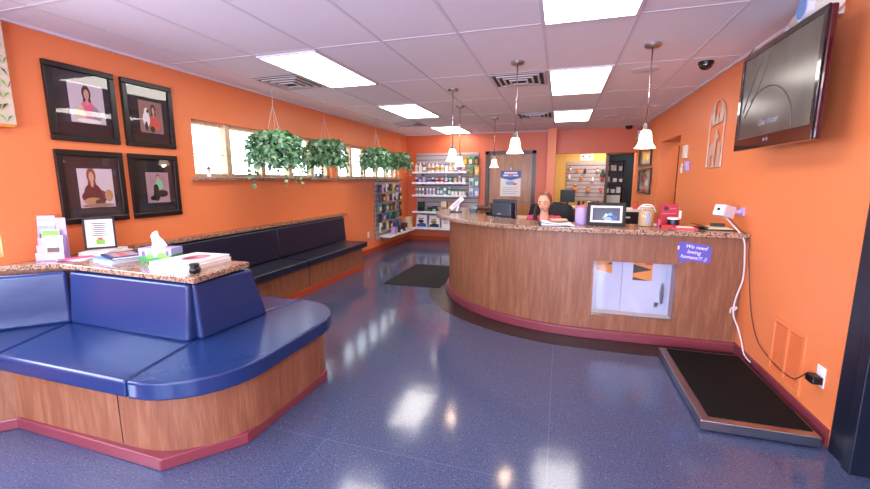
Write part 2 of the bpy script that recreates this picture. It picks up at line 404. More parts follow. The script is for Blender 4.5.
for i, W in enumerate((W1, W2)):
    struct('window_%d_sill' % (i + 1), bx((XL - .17, W[0] - .05, W[2] - .035), (XL + .07, W[1] + .05, W[2])), 'granite', bevel=.005)
struct('ground', bx((-30, -30, -.3), (30, 40, -.2)), 'ground')
# back wall door (wood, dark frame) with poster
d = struct('door_1', MB().box((DX0, YB + .03, .01), (DX1, YB + .07, 2.05)), 'wood_door')
obj('door_frame', MB().box((DX0 - .08, YB - .02, 0), (DX0, YB + .1, 2.12)).box((DX1, YB - .02, 0), (DX1 + .08, YB + .1, 2.12)).box((DX0 - .08, YB - .02, 2.05), (DX1 + .08, YB + .1, 2.12)), 'wood_dark', d)
obj('door_handle', MB().cyl((DX1 - .08, YB + .03, 1), (DX1 - .08, YB - .04, 1), .012).cyl((DX1 - .08, YB - .04, 1), (DX1 - .2, YB - .04, 1), .01), 'chrome', d)
# near right dark door and casing
d = struct('door_2', MB().box((XR + .05, 1.33, .01), (XR + .1, 2.38, 2.14)), 'navy_black')
obj('door_frame', MB().box((XR - .02, 2.38, 0), (XR + .15, 2.56, 2.3)).box((XR - .035, 2.36, 0), (XR + .12, 2.42, 2.3)).box((XR - .02, 1.15, 0), (XR + .15, 1.33, 2.3)).box((XR - .02, 1.15, 2.14), (XR + .15, 2.56, 2.3)), 'navy_black', d, bevel=.004)
obj('door_panel', MB().box((XR + .03, 1.45, .2), (XR + .05, 2.26, .95)).box((XR + .03, 1.45, 1.1), (XR + .05, 2.26, 2.0)), 'black', d, bevel=.004)
obj('door_handle', MB().cyl((XR + .05, 1.42, 1), (XR - .01, 1.42, 1), .014).cyl((XR - .01, 1.42, 1), (XR - .01, 1.55, 1), .011), 'chrome', d)
# dark doorway frame in the yellow wall
mb = MB().box((1.06, YY - .03, 0), (1.13, YY + .17, 2.17)).box((1.85, YY - .03, 0), (1.92, YY + .17, 2.17)).box((1.06, YY - .03, 2.1), (1.92, YY + .17, 2.17))
struct('door_3_frame', mb, 'wood_dark')

# ------------------------------------------------------------------ ceiling fittings
def light_panel(x0, y0, label):
    t_ = thing('ceiling_light', label, 'ceiling light', (x0, y0, ZC - .012), 0, 'recessed ceiling light panels')
    w_, l_ = .57, 1.2
    mb = MB().box((-.015, -.015, -.004), (w_ + .015, .004, .011)).box((-.015, l_ - .004, -.004), (w_ + .015, l_ + .015, .011)).box((-.015, 0, -.004), (.004, l_, .011)).box((w_ - .004, 0, -.004), (w_ + .015, l_, .011))
    obj('frame', mb, 'ceiling_bar', t_); obj('diffuser', bx((.004, .004, 0), (w_ - .004, l_ - .004, .008)), 'panel_light', t_)
    return t_
LP = [(-2.59, 3.13, 'ceiling light panel nearest the camera in the left row'), (-2.59, 5.6, 'middle ceiling light panel of the left row'), (-2.59, 8.1, 'farthest ceiling light panel in the left row'),
      (-.155, 1.87, 'ceiling light panel nearest the camera in the right row, cut by the top edge'), (-.155, 4.33, 'middle ceiling light panel of the right row'), (-.155, 6.82, 'farthest ceiling light panel in the right row')]
for x, y, l_ in LP: light_panel(x, y, l_)
# behind the camera: same fittings (the room goes on)
light_panel(-2.59, .6, 'ceiling light panel of the left row above the camera side'); light_panel(-.155, -.65, 'ceiling light panel behind the camera')
def vent(x, y, w_, l_, label):
    t_ = thing('ceiling_vent', label, 'air vent', (x, y, ZC - .008), 0, 'ceiling air diffusers')
    obj('backing', bx((-w_ / 2, -l_ / 2, 0), (w_ / 2, l_ / 2, .006)), 'dusky', t_)
    for k in range(4):
        a = w_ / 2 - k * w_ * .11; b = l_ / 2 - k * l_ * .11; zz = -.006 - k * .007; h_ = .012; e = .022
        mb = MB()
        for lo, hi in (((-a, -b), (a, -b + e)), ((-a, b - e), (a, b)), ((-a, -b + e), (-a + e, b - e)), ((a - e, -b + e), (a, b - e))):
            mb.box((lo[0], lo[1], zz), (hi[0], hi[1], zz + h_))
        obj('vane', mb, 'vent_metal', t_)
vent(-2.91, 4.02, .56, .56, 'square stepped air vent beside the nearest left ceiling light')
vent(-.48, 4.63, .56, .58, 'square stepped air vent between the tall pendant and the middle right light')
vent(-.46, 7.15, .56, .6, 'farther stepped air vent left of the last right ceiling light')
vent(-2.85, 7.6, .5, .55, 'far left stepped air vent near the last left ceiling light')
def disc(name, x, y, r, h_, mat, label, cat):
    return solo(name, MB().lathe([(0.001, -h_), (r * .8, -h_), (r, -h_ * .3), (r, 0)], seg=24), mat, label, cat, (x, y, ZC))
disc('ceiling_speaker', .74, 4.61, .13, .008, 'ceiling_bar', 'round white speaker grille in the ceiling right of the middle light', 'speaker')
disc('ceiling_speaker', .78, 7.7, .13, .008, 'ceiling_bar', 'round white speaker grille in the ceiling farther back near the yellow room', 'speaker')
def dome(x, y, r, label):
    t_ = thing('dome_camera', label, 'security camera', (x, y, ZC))
    obj('collar', MB().lathe([(r * 1.05, -.03), (r * 1.15, -.02), (r * 1.15, 0)], seg=24), 'black', t_)
    obj('lens_dome', MB().lathe([(max(1e-5, r * math.sin(PI / 2 * k / 6)), -.03 - r * .8 * math.cos(PI / 2 * k / 6)) for k in range(7)], seg=24), 'tv_bezel', t_)
dome(1.22, 4.47, .055, 'black dome security camera on the ceiling near the television'); dome(1.25, 9.1, .06, 'small black dome security camera at the far end of the ceiling')

# pendants
def pendant(x, y, zb, label):
    t_ = thing('pendant_lamp', label, 'pendant lamp', (x, y, ZC), 0, 'glass pendant lamps over the reception counter')
    h_ = ZC - zb
    obj('canopy', MB().lathe([(.062, 0), (.062, -.018), (.05, -.026), (.001, -.026)][::-1], seg=24), 'brushed', t_)
    obj('stem', MB().cyl((0, 0, -.02), (0, 0, -h_ + .17), .0055, 8), 'chrome', t_)
    obj('socket', MB().lathe([(.001, -h_ + .2), (.012, -h_ + .2), (.02, -h_ + .185), (.024, -h_ + .15), (.03, -h_ + .143), (.001, -h_ + .143)][::-1], seg=18), 'brushed', t_)
    s_ = obj('lamp_shade', MB().lathe([(.028, .145), (.038, .135), (.045, .11), (.05, .07), (.058, .035), (.075, .008), (.083, 0), (.079, .002), (.07, .012), (.053, .04), (.045, .075), (.038, .115), (.026, .138)][::-1], (0, 0, -h_), 28, close=False), 'shade_glow', t_)
    obj('bulb', MB().ell((0, 0, -h_ + .075), (.026, .026, .035), None, 12, 8), 'shade_glow', t_)
pendant(-1.28, 4.87, 1.70, 'frosted bell pendant lamp nearest above the left end of the counter')
pendant(-1.46, 5.98, 1.67, 'frosted bell pendant lamp just behind the leftmost pendant, in front of the product shelves')
pendant(-1.15, 7.29, 1.69, 'small far frosted bell pendant lamp hanging before the wooden door')
pendant(-.43, 3.96, 1.72, 'frosted bell pendant lamp above the middle of the counter front')
pendant(.65, 3.78, 1.73, 'large frosted bell pendant lamp above the right part of the counter')

# ------------------------------------------------------------------ pictures on the left wall
def wall_pic(name, W, h_, label, cat, loc, rz, mat_col, photo_col, pw, ph, dx, dz, draw, fw=.045, group=None, offz=0):
    t_ = thing(name, label, cat, loc, rz, group)
    mb = MB()
    for lo, hi in (((-W / 2, 0), (W / 2, fw)), ((-W / 2, h_ - fw), (W / 2, h_)), ((-W / 2, fw), (-W / 2 + fw, h_ - fw)), ((W / 2 - fw, fw), (W / 2, h_ - fw))):
        mb.box((lo[0], -.03, lo[1]), (hi[0], 0, hi[1]))
    obj('frame', mb, 'frame_black', t_, bevel=.006)
    obj('mount', bx((-W / 2 + fw, -.008, fw), (W / 2 - fw, -.002, h_ - fw)), mat_col, t_)
    mb = MB().box((-pw / 2 + dx, -.010, dz), (pw / 2 + dx, -.008, dz + ph), photo_col)
    for k, (poly, mt) in enumerate(draw):
        mb.plate([(dx + px * pw / 2, dz + pz * ph) for px, pz in poly], -.0104 - .0003 * k, -.0101 - .0003 * k, mt)
    obj('photo', mb, None, t_)
    obj('pane', bx((-W / 2 + fw, -.0175, fw), (W / 2 - fw, -.0165, h_ - fw)), 'glass', t_)
    return t_
E_ = ellpoly
def woman(cx_, cz, s_, top, hair='hair_dark'):
    return [(E_(cx_, cz - .02 * s_, .26 * s_, .2 * s_), hair), (E_(cx_, cz - .25 * s_, .24 * s_, .17 * s_), hair), (E_(cx_, cz - .48 * s_, .5 * s_, .26 * s_), top), (E_(cx_, cz - .05 * s_, .15 * s_, .13 * s_), 'skin_print'), (E_(cx_, cz - .22 * s_, .08 * s_, .1 * s_), 'skin_print')]
px_ = XL
wall_pic('framed_portrait', .49, .57, 'framed portrait of a woman in pink with two small dogs, upper left of four', 'picture', (px_, 2.335, 1.765), PI / 2, 'mat_dark', 'print_grey', .25, .3, .03, .15,
    woman(0, .78, 1, 'pink') + [(E_(-.45, .22, .3, .18), 'fur_cream'), (E_(-.4, .36, .15, .1), 'fur_cream'), (E_(.45, .22, .3, .17), 'grey'), (E_(.42, .34, .16, .1), 'grey'), (E_(0, .06, .7, .06), 'paper')], group='framed portraits on the left wall')
wall_pic('framed_portrait', .47, .57, 'framed portrait of someone in red with a black and white dog, upper right of four', 'picture', (px_, 2.87, 1.765), PI / 2, 'mat_dark', 'print_brown', .22, .28, .02, .13,
    woman(.2, .76, .85, 'coral') + [(E_(.3, .25, .5, .14), 'coral'), (E_(-.45, .42, .3, .24), 'paper'), (E_(-.4, .66, .2, .12), 'paper'), (E_(-.3, .68, .1, .06), 'black'), (E_(-.5, .2, .12, .15), 'black'), (E_(0, .12, .2, .1), 'black')], group='framed portraits on the left wall')
wall_pic('framed_portrait', .49, .57, 'framed portrait of a woman in dark red with a basket, lower left of four', 'picture', (px_, 2.335, 1.13), PI / 2, 'mat_dark', 'print_grey', .26, .31, .02, .12,
    woman(-.25, .84, 1, 'maroon', 'hair') + [(E_(-.15, .28, .75, .2), 'maroon'), (E_(-.3, .16, .5, .1), 'tan'), (E_(.1, .13, .3, .08), 'brown'), (E_(.65, .3, .24, .16), 'tan'), (E_(0, .05, .95, .05), 'print_brown')], group='framed portraits on the left wall')
wall_pic('framed_portrait', .47, .57, 'framed portrait of someone in green with a black dog, lower right of four', 'picture', (px_, 2.865, 1.13), PI / 2, 'mat_blackblue', 'print_mauve', .22, .28, .02, .13,
    [(E_(.05, .84, .16, .11), 'hair'), (E_(.05, .8, .13, .09), 'skin_print'), (E_(.1, .6, .34, .18), 'mint'), (E_(.35, .3, .5, .12), 'black'), (E_(-.2, .45, .24, .16), 'black'), (E_(-.2, .25, .3, .2), 'black'), (E_(-.5, .16, .3, .08), 'black')], group='framed portraits on the left wall')

# valance over window 3
t_ = thing('window_valance', 'leaf patterned fabric valance over the near left window', 'valance', (XL, -1.75, 1.84))
mb = MB(); n = 90; L = 3.62
pts = [(.07 + .005 * math.sin(k * .9), L * k / n) for k in range(n + 1)]
poly = [(0.002, 0)] + pts + [(.002, L)]
mb.prism([(x, y) for x, y in poly], 0, .66); mb.mi('valance_cloth')
random.seed(3)
for k in range(80):      # printed stems with paired leaves on the face and on the end return
    yb = .06 + (L - .1) * k / 79; zb = random.uniform(.0, .2)
    for j in range(7):
        zz = zb + .075 * j
        if zz > .6: break
        yy = yb + .03 * math.sin(j * 1.1 + k)
        for s_ in (-1, 1):
            P_ = [(yy, zz), (yy + s_ * .012, zz + .02), (yy + s_ * .036, zz + .05), (yy + s_ * .014, zz + .04)]
            P_ = [(min(L - .002, max(.002, a_)), b_) for a_, b_ in P_]
            mb.prism(P_, .0765, .0772, random.choice(('green_lime', 'green', 'dusky', 'green_lime')), fn=lambda y, z, x: (x, y, z))
for z_, s_, c_ in ((.03, 1, 'green_lime'), (.07, -1, 'green_lime'), (.14, 1, 'green'), (.19, -1, 'green_lime'), (.26, 1, 'dusky'), (.31, -1, 'green_lime'), (.38, 1, 'green_lime'), (.45, -1, 'green'), (.5, 1, 'dusky'), (.56, -1, 'green_lime')):
    mb.prism([(.037, z_), (.037 + s_ * .014, z_ + .012), (.037 + s_ * .03, z_ + .045), (.037 + s_ * .006, z_ + .03)], L, L + .0008, c_, fn=lambda x, z, y: (x, y, z))
obj('fabric', mb, None, t_)
obj('tassel_trim', bx((.004, .01, -.018), (.068, L - .01, -.001)), 'orange', t_)

# ------------------------------------------------------------------ island bench
def rounded_side(x1, y0, y1, r, n=8):
    P = []
    for c, a0 in (((x1 - r, y0 + r), -90), ((x1 - r, y1 - r), 0)):
        for k in range(n + 1):
            a = math.radians(a0 + 90 * k / n); P.append((c[0] + r * math.cos(a), c[1] + r * math.sin(a)))
    return P
isl = thing('island_bench', 'blue upholstered island bench with granite topped back, near left foreground', 'bench', (-2.6, 2.08, 0))
ox, oy = -2.6, 2.08
def L2(poly): return [(x - ox, y - oy) for x, y in poly]
WL = XL + .003
wood_poly = [(-3.03, 1.39)] + rounded_side(-1.60, 1.39, 2.76, .46) + [(WL, 2.76), (WL, .80)]
obj('plinth', MB().prism(L2(wood_poly), .062, .39, smooth=True), 'wood_panel', isl)
obj('panel_joint', bx((-2.185 - ox, 1.3885 - oy, .075), (-2.18 - ox, 1.3905 - oy, .39)), 'black', isl)
obj('cove_base', MB().prism(L2([(-3.035, 1.375), (-1.88, 1.352), (-1.615, 1.665), (-1.60, 2.46), (-1.88, 2.80), (WL, 2.80), (WL, .78)]), 0, .068), 'cove_base', isl, bevel=.008)
def cushion(poly, z0, z1, mat, parent, r=.02, name='seat_cushion', loc=(0, 0, 0), puff=True):
    mb = MB(); mb.prism(poly, z0, z1)
    o = obj(name, mb, mat, parent, loc)
    b = o.modifiers.new('bevel', 'BEVEL'); b.width = r; b.segments = 4; b.limit_method = 'ANGLE'; b.angle_limit = math.radians(50); b.profile = .6
    b.harden_normals = True
    for p in o.data.polygons: p.use_smooth = True
    # piping round the upper edge
    return o
zs0, zs1 = .385, .48
arc = [p for p in rounded_side(-1.56, 1.335, 2.80, .45) if True]
cushion(L2([(-3.048, 1.335), (-2.033, 1.335), (-2.123, 1.80), (-2.125, 1.92), (-3.25, 1.92), (-3.25, 1.80)]), zs0, zs1, 'vinyl_blue', isl)
cushion(L2([(-2.025, 1.335)] + arc + [(-2.03, 2.80), (-2.11, 2.38), (-2.16, 2.3), (-2.16, 1.9), (-2.115, 1.80)]), zs0, zs1, 'vinyl_blue', isl)
cushion(L2([(-2.12, 2.40), (-2.045, 2.80), (WL, 2.80), (WL, 2.40)]), zs0, zs1, 'vinyl_blue', isl)
cushion(L2([(-3.058, 1.335), (-3.258, 1.80), (-3.262, 1.95), (WL, 1.62), (WL, .775)]), zs0, zs1, 'vinyl_blue', isl)
# upright core under the granite
obj('core', MB().prism(L2([(-3.33, 1.92), (-2.17, 1.92), (-2.17, 2.25), (WL, 2.25), (WL, 1.66)]), .39, .86), 'wood_panel', isl)
obj('granite_top', MB().prism(L2([(-3.32, 1.855), (-2.045, 1.795), (-2.085, 2.29), (-3.2, 2.33), (-3.4, 2.5), (WL, 2.5), (WL, 1.62)]), .860, .897), 'granite', isl, bevel=.006)
def back_cushion(A, B, top_in, thick, mat, parent, z0=.475, z1=.845, off=(0, 0), dB=0, name='backrest', tB=0):
    # A->B along bottom front edge; top edge set back by top_in; normal to the right of AB is the front
    A = Vector(A); B = Vector(B); d_ = (B - A).normalized(); nrm = Vector((d_.y, -d_.x))
    mb = MB(); P = []
    for z, inn, a_, b_ in ((z0, 0, 0, 0), (z1, top_in, 0, tB)):
        for q in (A - nrm * inn + d_ * a_, B - nrm * inn - d_ * b_, B - nrm * (inn + thick) - d_ * b_, A - nrm * (inn + thick)):
            P.append((q.x - off[0], q.y - off[1], z))
    V = [mb.bm.verts.new(p) for p in P]
    for q in ((0, 3, 2, 1), (4, 5, 6, 7), (0, 1, 5, 4), (1, 2, 6, 5), (2, 3, 7, 6), (3, 0, 4, 7)): mb.bm.faces.new([V[i] for i in q])
    o = obj(name, mb, mat, parent)
    for p in o.data.polygons: p.use_smooth = True
    b = o.modifiers.new('bevel', 'BEVEL'); b.width = .026; b.segments = 5; b.harden_normals = True
    return o
back_cushion((-3.25, 1.83), (-2.145, 1.80), .035, .075, 'vinyl_blue', isl, off=(ox, oy))
back_cushion((-2.10, 1.86), (-2.06, 2.42), .03, .075, 'vinyl_blue', isl, off=(ox, oy), tB=.1)
back_cushion((-2.17, 2.40), (-3.55, 2.42), .04, .08, 'vinyl_blue', isl, off=(ox, oy))
back_cushion((-3.54, 1.54), (-3.235, 1.84), .02, .05, 'vinyl_blue', isl, off=(ox, oy), z1=.845)

# ------------------------------------------------------------------ long wall bench
wb = thing('wall_bench', 'long navy upholstered bench along the left wall under the windows', 'bench', (-3.35, 4.5, 0))
ox2, oy2 = -3.35, 4.5
obj('plinth', bx((WL - ox2, 2.85 - oy2, .07), (-3.10 - ox2, 5.95 - oy2, .37)), 'wood_panel', wb)
for y in (4.45, ): obj('panel_joint', bx((-3.1 - ox2, y - .003 - oy2, .07), (-3.098 - ox2, y + .003 - oy2, .37)), 'black', wb)
obj('cove_base', bx((WL - ox2, 2.85 - oy2, 0), (-3.09 - ox2, 5.96 - oy2, .075)), 'cove_orange', wb)
for a, b in ((2.85, 4.36), (4.372, 6.05)):
    cushion([(x - ox2, y - oy2) for x, y in ((-3.05, a), (-3.05, b), (-3.47, b), (-3.47, a))], .365, .455, 'vinyl_navy', wb)
for a, b in ((2.85, 4.36), (4.372, 6.10)):
    back_cushion((-3.47, a), (-3.47, b), .035, .09, 'vinyl_navy', wb, off=(ox2, oy2), z0=.45, z1=.86)
solo('granite_ledge', bx((XL + .002, 2.52, .87), (XL + .125, 6.2, .905)), 'granite', 'long speckled granite ledge along the left wall above the navy bench', 'ledge', bevel=.004)

# ------------------------------------------------------------------ things on the island granite
GT = .897
t_ = thing('brochure_holder', 'grey stepped brochure holder with pet leaflets at the left edge of the granite', 'brochure holder', (-3.50, 1.93, GT), math.radians(40))
mb = MB().box((-.08, .05, 0), (.08, .056, .30)).box((-.08, -.04, 0), (.08, .055, .006))
for k in range(3): mb.box((-.08, -.04 + .03 * k, 0), (.08, -.037 + .03 * k, .06 + .05 * k))
obj('rack', mb, 'lavender', t_)
def leaflet(x, y, z, h_, w_, c1, c2, lab):
    rt = Matrix.Rotation(math.radians(-10), 3, 'X')
    g_ = obj('leaflet', MB().box((x - w_ / 2, y, z), (x + w_ / 2, y + .006, z + h_), c1, rot=rt).box((x - w_ / 2 + .002, y - .001, z + h_ * .72), (x + w_ / 2 - .002, y, z + h_ * .97), c2, rot=rt, piv=(x, y + .003, z + h_ / 2))
        .box((x - w_ / 2 + .01, y - .002, z + h_ * .3), (x + w_ / 2 - .02, y - .0005, z + h_ * .5), 'brown', rot=rt, piv=(x, y + .003, z + h_ / 2)), None, t_)
    g_['label'] = lab
leaflet(-.03, .036, .06, .26, .1, 'lilac_box', 'paper', 'lilac leaflet at the back'); leaflet(0, .004, .02, .2, .1, 'paper', 'green_lime', 'leaflet with a green heading')
leaflet(.025, -.026, .008, .17, .1, 'paper', 'paper', 'front leaflet with a brown picture'); 
t_ = thing('magazine_fan', 'flat spread of thin leaflets lying on the granite beside the brochure holder', 'leaflets', (-3.36, 1.99, GT))
for k, (mt, a) in enumerate((('paper', .2), ('lavender', .5), ('paper', .8), ('pink', 1.1))):
    obj('leaflet', MB().box((-.1, -.05, .003 * k + .0005), (.1, .05, .003 * k + .003), mt, rot=Matrix.Rotation(a, 3, 'Z')), None, t_)
t_ = thing('easel_frame', 'small black tilted frame with a printed notice standing on the ledge corner', 'picture frame', (-3.47, 2.24, GT + .033), math.radians(55))
tilt = Matrix.Rotation(math.radians(-14), 3, 'X')
pv = (0, 0, 0)
mb = MB()
for lo, hi in (((-.1, 0), (.1, .014)), ((-.1, .236), (.1, .25)), ((-.1, 0), (-.086, .25)), ((.086, 0), (.1, .25))): mb.box((lo[0], -.008, lo[1]), (hi[0], .008, hi[1]), rot=tilt, piv=pv)
obj('frame', mb, 'frame_black', t_)
obj('notice', MB().box((-.088, -.002, .01), (.088, .004, .24), 'paper', rot=tilt, piv=pv), None, t_)
mb = MB()
for k in range(7): mb.box((-.045 + .006 * (k % 3), -.003, .2 - .016 * k), (.045 - .005 * (k % 2), -.0021, .206 - .016 * k), 'text_dark', rot=tilt, piv=pv)
mb.box((-.028, -.003, .035), (.028, -.0021, .075), 'green_lime', rot=tilt, piv=pv).box((-.015, -.0035, .07), (.015, -.0022, .09), 'coral', rot=tilt, piv=pv)
obj('notice_print', mb, None, t_)
obj('stand_leg', MB().box((-.03, .032, 0), (.03, .1, .09)), 'black', t_)
def book(name, w_, l_, h_, cover, loc, rz, label, cat='book', group=None, pages='paper', title=None, deco=None):
    t_ = thing(name, label, cat, loc, rz, group)
    c_ = MB().box((-w_ / 2, -l_ / 2, 0), (w_ / 2, l_ / 2, .0025)).box((-w_ / 2, -l_ / 2, h_ - .0025), (w_ / 2, l_ / 2, h_)).box((-w_ / 2, -l_ / 2, 0), (-w_ / 2 + .003, l_ / 2, h_))
    obj('cover', c_, cover, t_); obj('pages', bx((-w_ / 2 + .003, -l_ / 2 + .004, .0025), (w_ / 2 - .004, l_ / 2 - .004, h_ - .0025)), pages, t_)
    if deco: obj('cover_print', deco(MB(), h_), None, t_)
    return t_
book('magazine', .21, .28, .012, 'paper', (-3.42, 2.24, GT), .3, 'white magazine lying under the tilted black frame', 'magazine')
book('magazine', .20, .27, .018, 'paper', (-3.44, 2.24, GT + .0125), .45, 'upper white booklet directly beneath the tilted black frame', 'magazine')
book('magazine', .22, .28, .014, 'paper', (-3.03, 2.07, GT), 1.35, 'white magazine at the bottom of the pile between notice frame and tissue box', 'magazine', 'magazine pile by the tissue box')
book('magazine', .22, .28, .014, 'blue_light', (-3.02, 2.07, GT + .0145), 1.42, 'pale blue magazine in the middle of the pile left of the tissue box', 'magazine', 'magazine pile by the tissue box')
book('magazine', .21, .28, .016, 'navy', (-3.0, 2.08, GT + .029), 1.2, 'dark blue magazine on top of the pile left of the tissue box', 'magazine', 'magazine pile by the tissue box',
     deco=lambda m_, h_: m_.box((-.08, -.1, h_), (.07, .1, h_ + .0006), 'print_mauve').box((-.04, -.09, h_ + .0006), (0, .06, h_ + .001), 'coral'))
# tissue box
t_ = thing('tissue_box', 'tissue box with a green and lilac garden print on the granite', 'tissue box', (-2.73, 2.15, GT), math.radians(14))
obj('box', MB().box((-.12, -.06, 0), (.12, .06, .095), 'lilac_box').prism([(-.1205, 0), (.1205, 0), (.1205, .05), (.04, .035), (-.02, .03), (-.07, .045), (-.1205, .04)], -.0605, .0605, 'green', fn=lambda x, z, y: (x, y, z)).plate(ellpoly(.06, .045, .05, .02), -.061, -.0604, 'green_lime').plate(ellpoly(-.085, .055, .012, .022), -.0612, -.0604, 'purple').plate(ellpoly(.09, .06, .01, .02), -.0614, -.0604, 'purple').plate(ellpoly(-.04, .04, .03, .015), -.0614, -.0604, 'green_lime').box((-.12, -.06, .095), (.12, .06, .0962), 'lavender'), None, t_)
mb = MB(); seg = 14; rings = []
for k, (r, z) in enumerate(((.05, .094), (.046, .11), (.036, .14), (.026, .17), (.018, .195), (.006, .21))):
    rings.append([mb.bm.verts.new(((r * (1 + .45 * math.sin(3 * a + k)) * math.cos(a)) + .008 * math.sin(k * 1.4) - .02, r * .55 * (1 + .4 * math.sin(2 * a + k * 2)) * math.sin(a), z + .006 * math.sin(2 * a))) for a in [2 * PI * i / seg for i in range(seg)]])
for a, b in zip(rings, rings[1:]):
    for i in range(seg): mb.bm.faces.new((a[i], a[(i + 1) % seg], b[(i + 1) % seg], b[i]))
mb.bm.faces.new(rings[-1]); obj('tissue', mb, 'white', t_, smooth=True)
# white books
bk = book('photo_book', .31, .38, .024, 'paper', (-2.39, 2.10, GT), .08, 'thick white book at the bottom of the pair near the granite end', 'book', 'white books at the granite end')
bk = book('photo_book', .30, .37, .022, 'white', (-2.40, 2.105, GT + .0245), .03, 'white book with a pink picture on its cover, topmost near the granite end', 'book', 'white books at the granite end',
     deco=lambda m_, h_: m_.plate([(0, 0), (.001, 0), (0, .0001)], 0, .0001, 'paper').prism(E_(.02, .02, .075, .1, 18), h_, h_ + .0006, 'pink').prism(E_(.0, -.01, .03, .05, 14), h_ + .0006, h_ + .001, 'brown').prism(E_(.03, .06, .03, .03, 14), h_ + .0006, h_ + .001, 'skin_print'))
t_ = thing('small_black_jar', 'small round black jar candle beside the white books', 'jar', (-2.15, 1.90, GT))
obj('body', MB().lathe([(.02, 0), (.03, .006), (.034, .02), (.032, .034), (.024, .042), (.024, .046)], seg=20), 'black', t_); obj('lid', MB().lathe([(.028, .046), (.029, .058), (.024, .062), (.001, .062)], seg=20), 'navy_black', t_)

# window sill figurines
t_ = thing('sill_figurine', 'tiny brown and white figurine at the near end of the left window sill', 'figurine', (XL + .02, 3.47, 1.5))
obj('body', MB().lathe([(.022, 0), (.026, .02), (.016, .05), (.01, .06)], seg=12), 'white', t_); obj('head', MB().ell((0, 0, .08), (.02, .02, .022), None, 12, 8), 'skin', t_); obj('hat', MB().lathe([(.022, .088), (.02, .1), (.001, .115)], seg=12), 'brown', t_)
t_ = thing('sill_figurine', 'small blue glass ornament at the far end of the first window sill', 'figurine', (XL + .02, 5.6, 1.5))
obj('body', MB().ell((0, 0, .035), (.035, .03, .035), None, 14, 8), 'blue', t_); obj('head', MB().ell((0, -.03, .065), (.018, .018, .018), None, 12, 8), 'blue', t_)

# ------------------------------------------------------------------ hanging plants
def plant(x, y, z, rx, rz_, n, label, seed, wire2):
    random.seed(seed)
    t_ = thing('hanging_plant', label, 'hanging plant', (x, y, z), 0, 'ivy baskets hanging in front of the windows')
    obj('basket', MB().lathe([(.02, -.09), (.09, -.085), (.12, -.02), (.125, .02), (.115, .02), (.1, -.01)], seg=20), 'brown', t_)
    mb = MB(); top = ZC - z - .006
    for a in (0, 2.1, 4.2): mb.cyl((.11 * math.cos(a), .11 * math.sin(a), .01), (0, 0, .01 + wire2), .0022, 6)
    mb.cyl((0, 0, wire2), (0, 0, top), .0025, 6); mb.lathe([(.02, top - .008), (.02, top + .005)], seg=12)
    obj('hanger', mb, 'wire', t_)
    mb = MB(); bm = mb.bm
    def leaf(p, s_, yaw_, pitch_, roll_):
        R_ = Matrix.Rotation(yaw_, 3, 'Z') @ Matrix.Rotation(pitch_, 3, 'Y') @ Matrix.Rotation(roll_, 3, 'X')
        sh = [(0, 0, 0), (.25, .42, -.05), (.6, .5, -.12), (.75, .2, -.08), (1.15, 0, -.25), (.75, -.2, -.08), (.6, -.5, -.12), (.25, -.42, -.05)]
        vs = [bm.verts.new(Vector(p) + R_ @ (Vector(q) * s_)) for q in sh]
        for q in ((0, 1, 2, 3), (0, 3, 4, 5), (0, 5, 6, 7)):
            bm.faces.new([vs[i] for i in q])
    for k in range(n):
        a = random.uniform(0, 2 * PI); u = random.random() ** .6
        ph = random.uniform(-.75, 1.0)
        r = rx * u * math.cos(ph * .9) ; 
        pz = rz_ * (.55 * math.sin(ph * 1.4) * (.75 + .25 * u)) - .25 * rz_ * u * u
        p = (r * math.cos(a) + random.gauss(0, .012), r * math.sin(a) + random.gauss(0, .012), pz + random.gauss(0, .01))
        leaf(p, random.uniform(.045, .075), a + random.gauss(0, .6), random.uniform(.1, 1.2), random.gauss(0, .6))
    for k in range(12):   # trailing strands
        a = 2 * PI * k / 12 + random.gauss(0, .15); r0 = rx * random.uniform(.6, .9); L_ = random.uniform(.12, .3) * rz_ / .25
        for j in range(9):
            u = j / 8
            p = ((r0 + .05 * u) * math.cos(a), (r0 + .05 * u) * math.sin(a), -.05 - L_ * u)
            leaf(p, random.uniform(.035, .055), a + random.gauss(0, 1), random.uniform(.6, 1.5), random.gauss(0, .6))
    obj('foliage', mb, 'leaf', t_)
plant(-3.2, 4.05, 1.88, .32, .36, 1150, 'largest hanging ivy basket, nearest, before the first window', 1, .42)
plant(-3.2, 5.12, 1.90, .30, .33, 950, 'second hanging ivy basket, at the gap end of the first window', 2, .4)
plant(-3.2, 6.78, 1.91, .28, .32, 800, 'third hanging ivy basket, before the second window', 3, .38)
plant(-3.2, 7.85, 1.91, .27, .28, 560, 'farthest hanging ivy basket, nearest the back corner', 4, .38)
random.seed(11)

# ------------------------------------------------------------------ slatwall panels
def slat_panel(name, W, h_, loc, rz, label, step=.1, pan='slat'):
    t_ = thing(name, label, 'slatwall', loc, rz)
    obj('board', bx((-W / 2, -.012, 0), (W / 2, 0, h_)), 'slat_groove', t_)
    mb = MB(); z = 0
    while z < h_ - .02:
        mb.box((-W / 2, -.022, z), (W / 2, -.012, min(h_, z + step - .018))); z += step
    obj('slat_rows', mb, pan, t_); return t_
slat_panel('slatwall_panel', 1.53, 1.85, (-2.6, YB - .002, .25), 0, 'tall pale grey slatwall behind the product shelves on the back wall')
slat_panel('slatwall_panel', 1.3, 1.2, (XL + .002, 8.16, .25), PI / 2, 'grey slatwall with hanging pet supplies on the left wall')
slat_panel('slatwall_panel', .95, .98, (.6, YY - .002, .95), 0, 'small grey slatwall in the yellow room behind reception')
SY = YB - .03
shelf_z = [1.66, 1.415, 1.12, .73, .34]
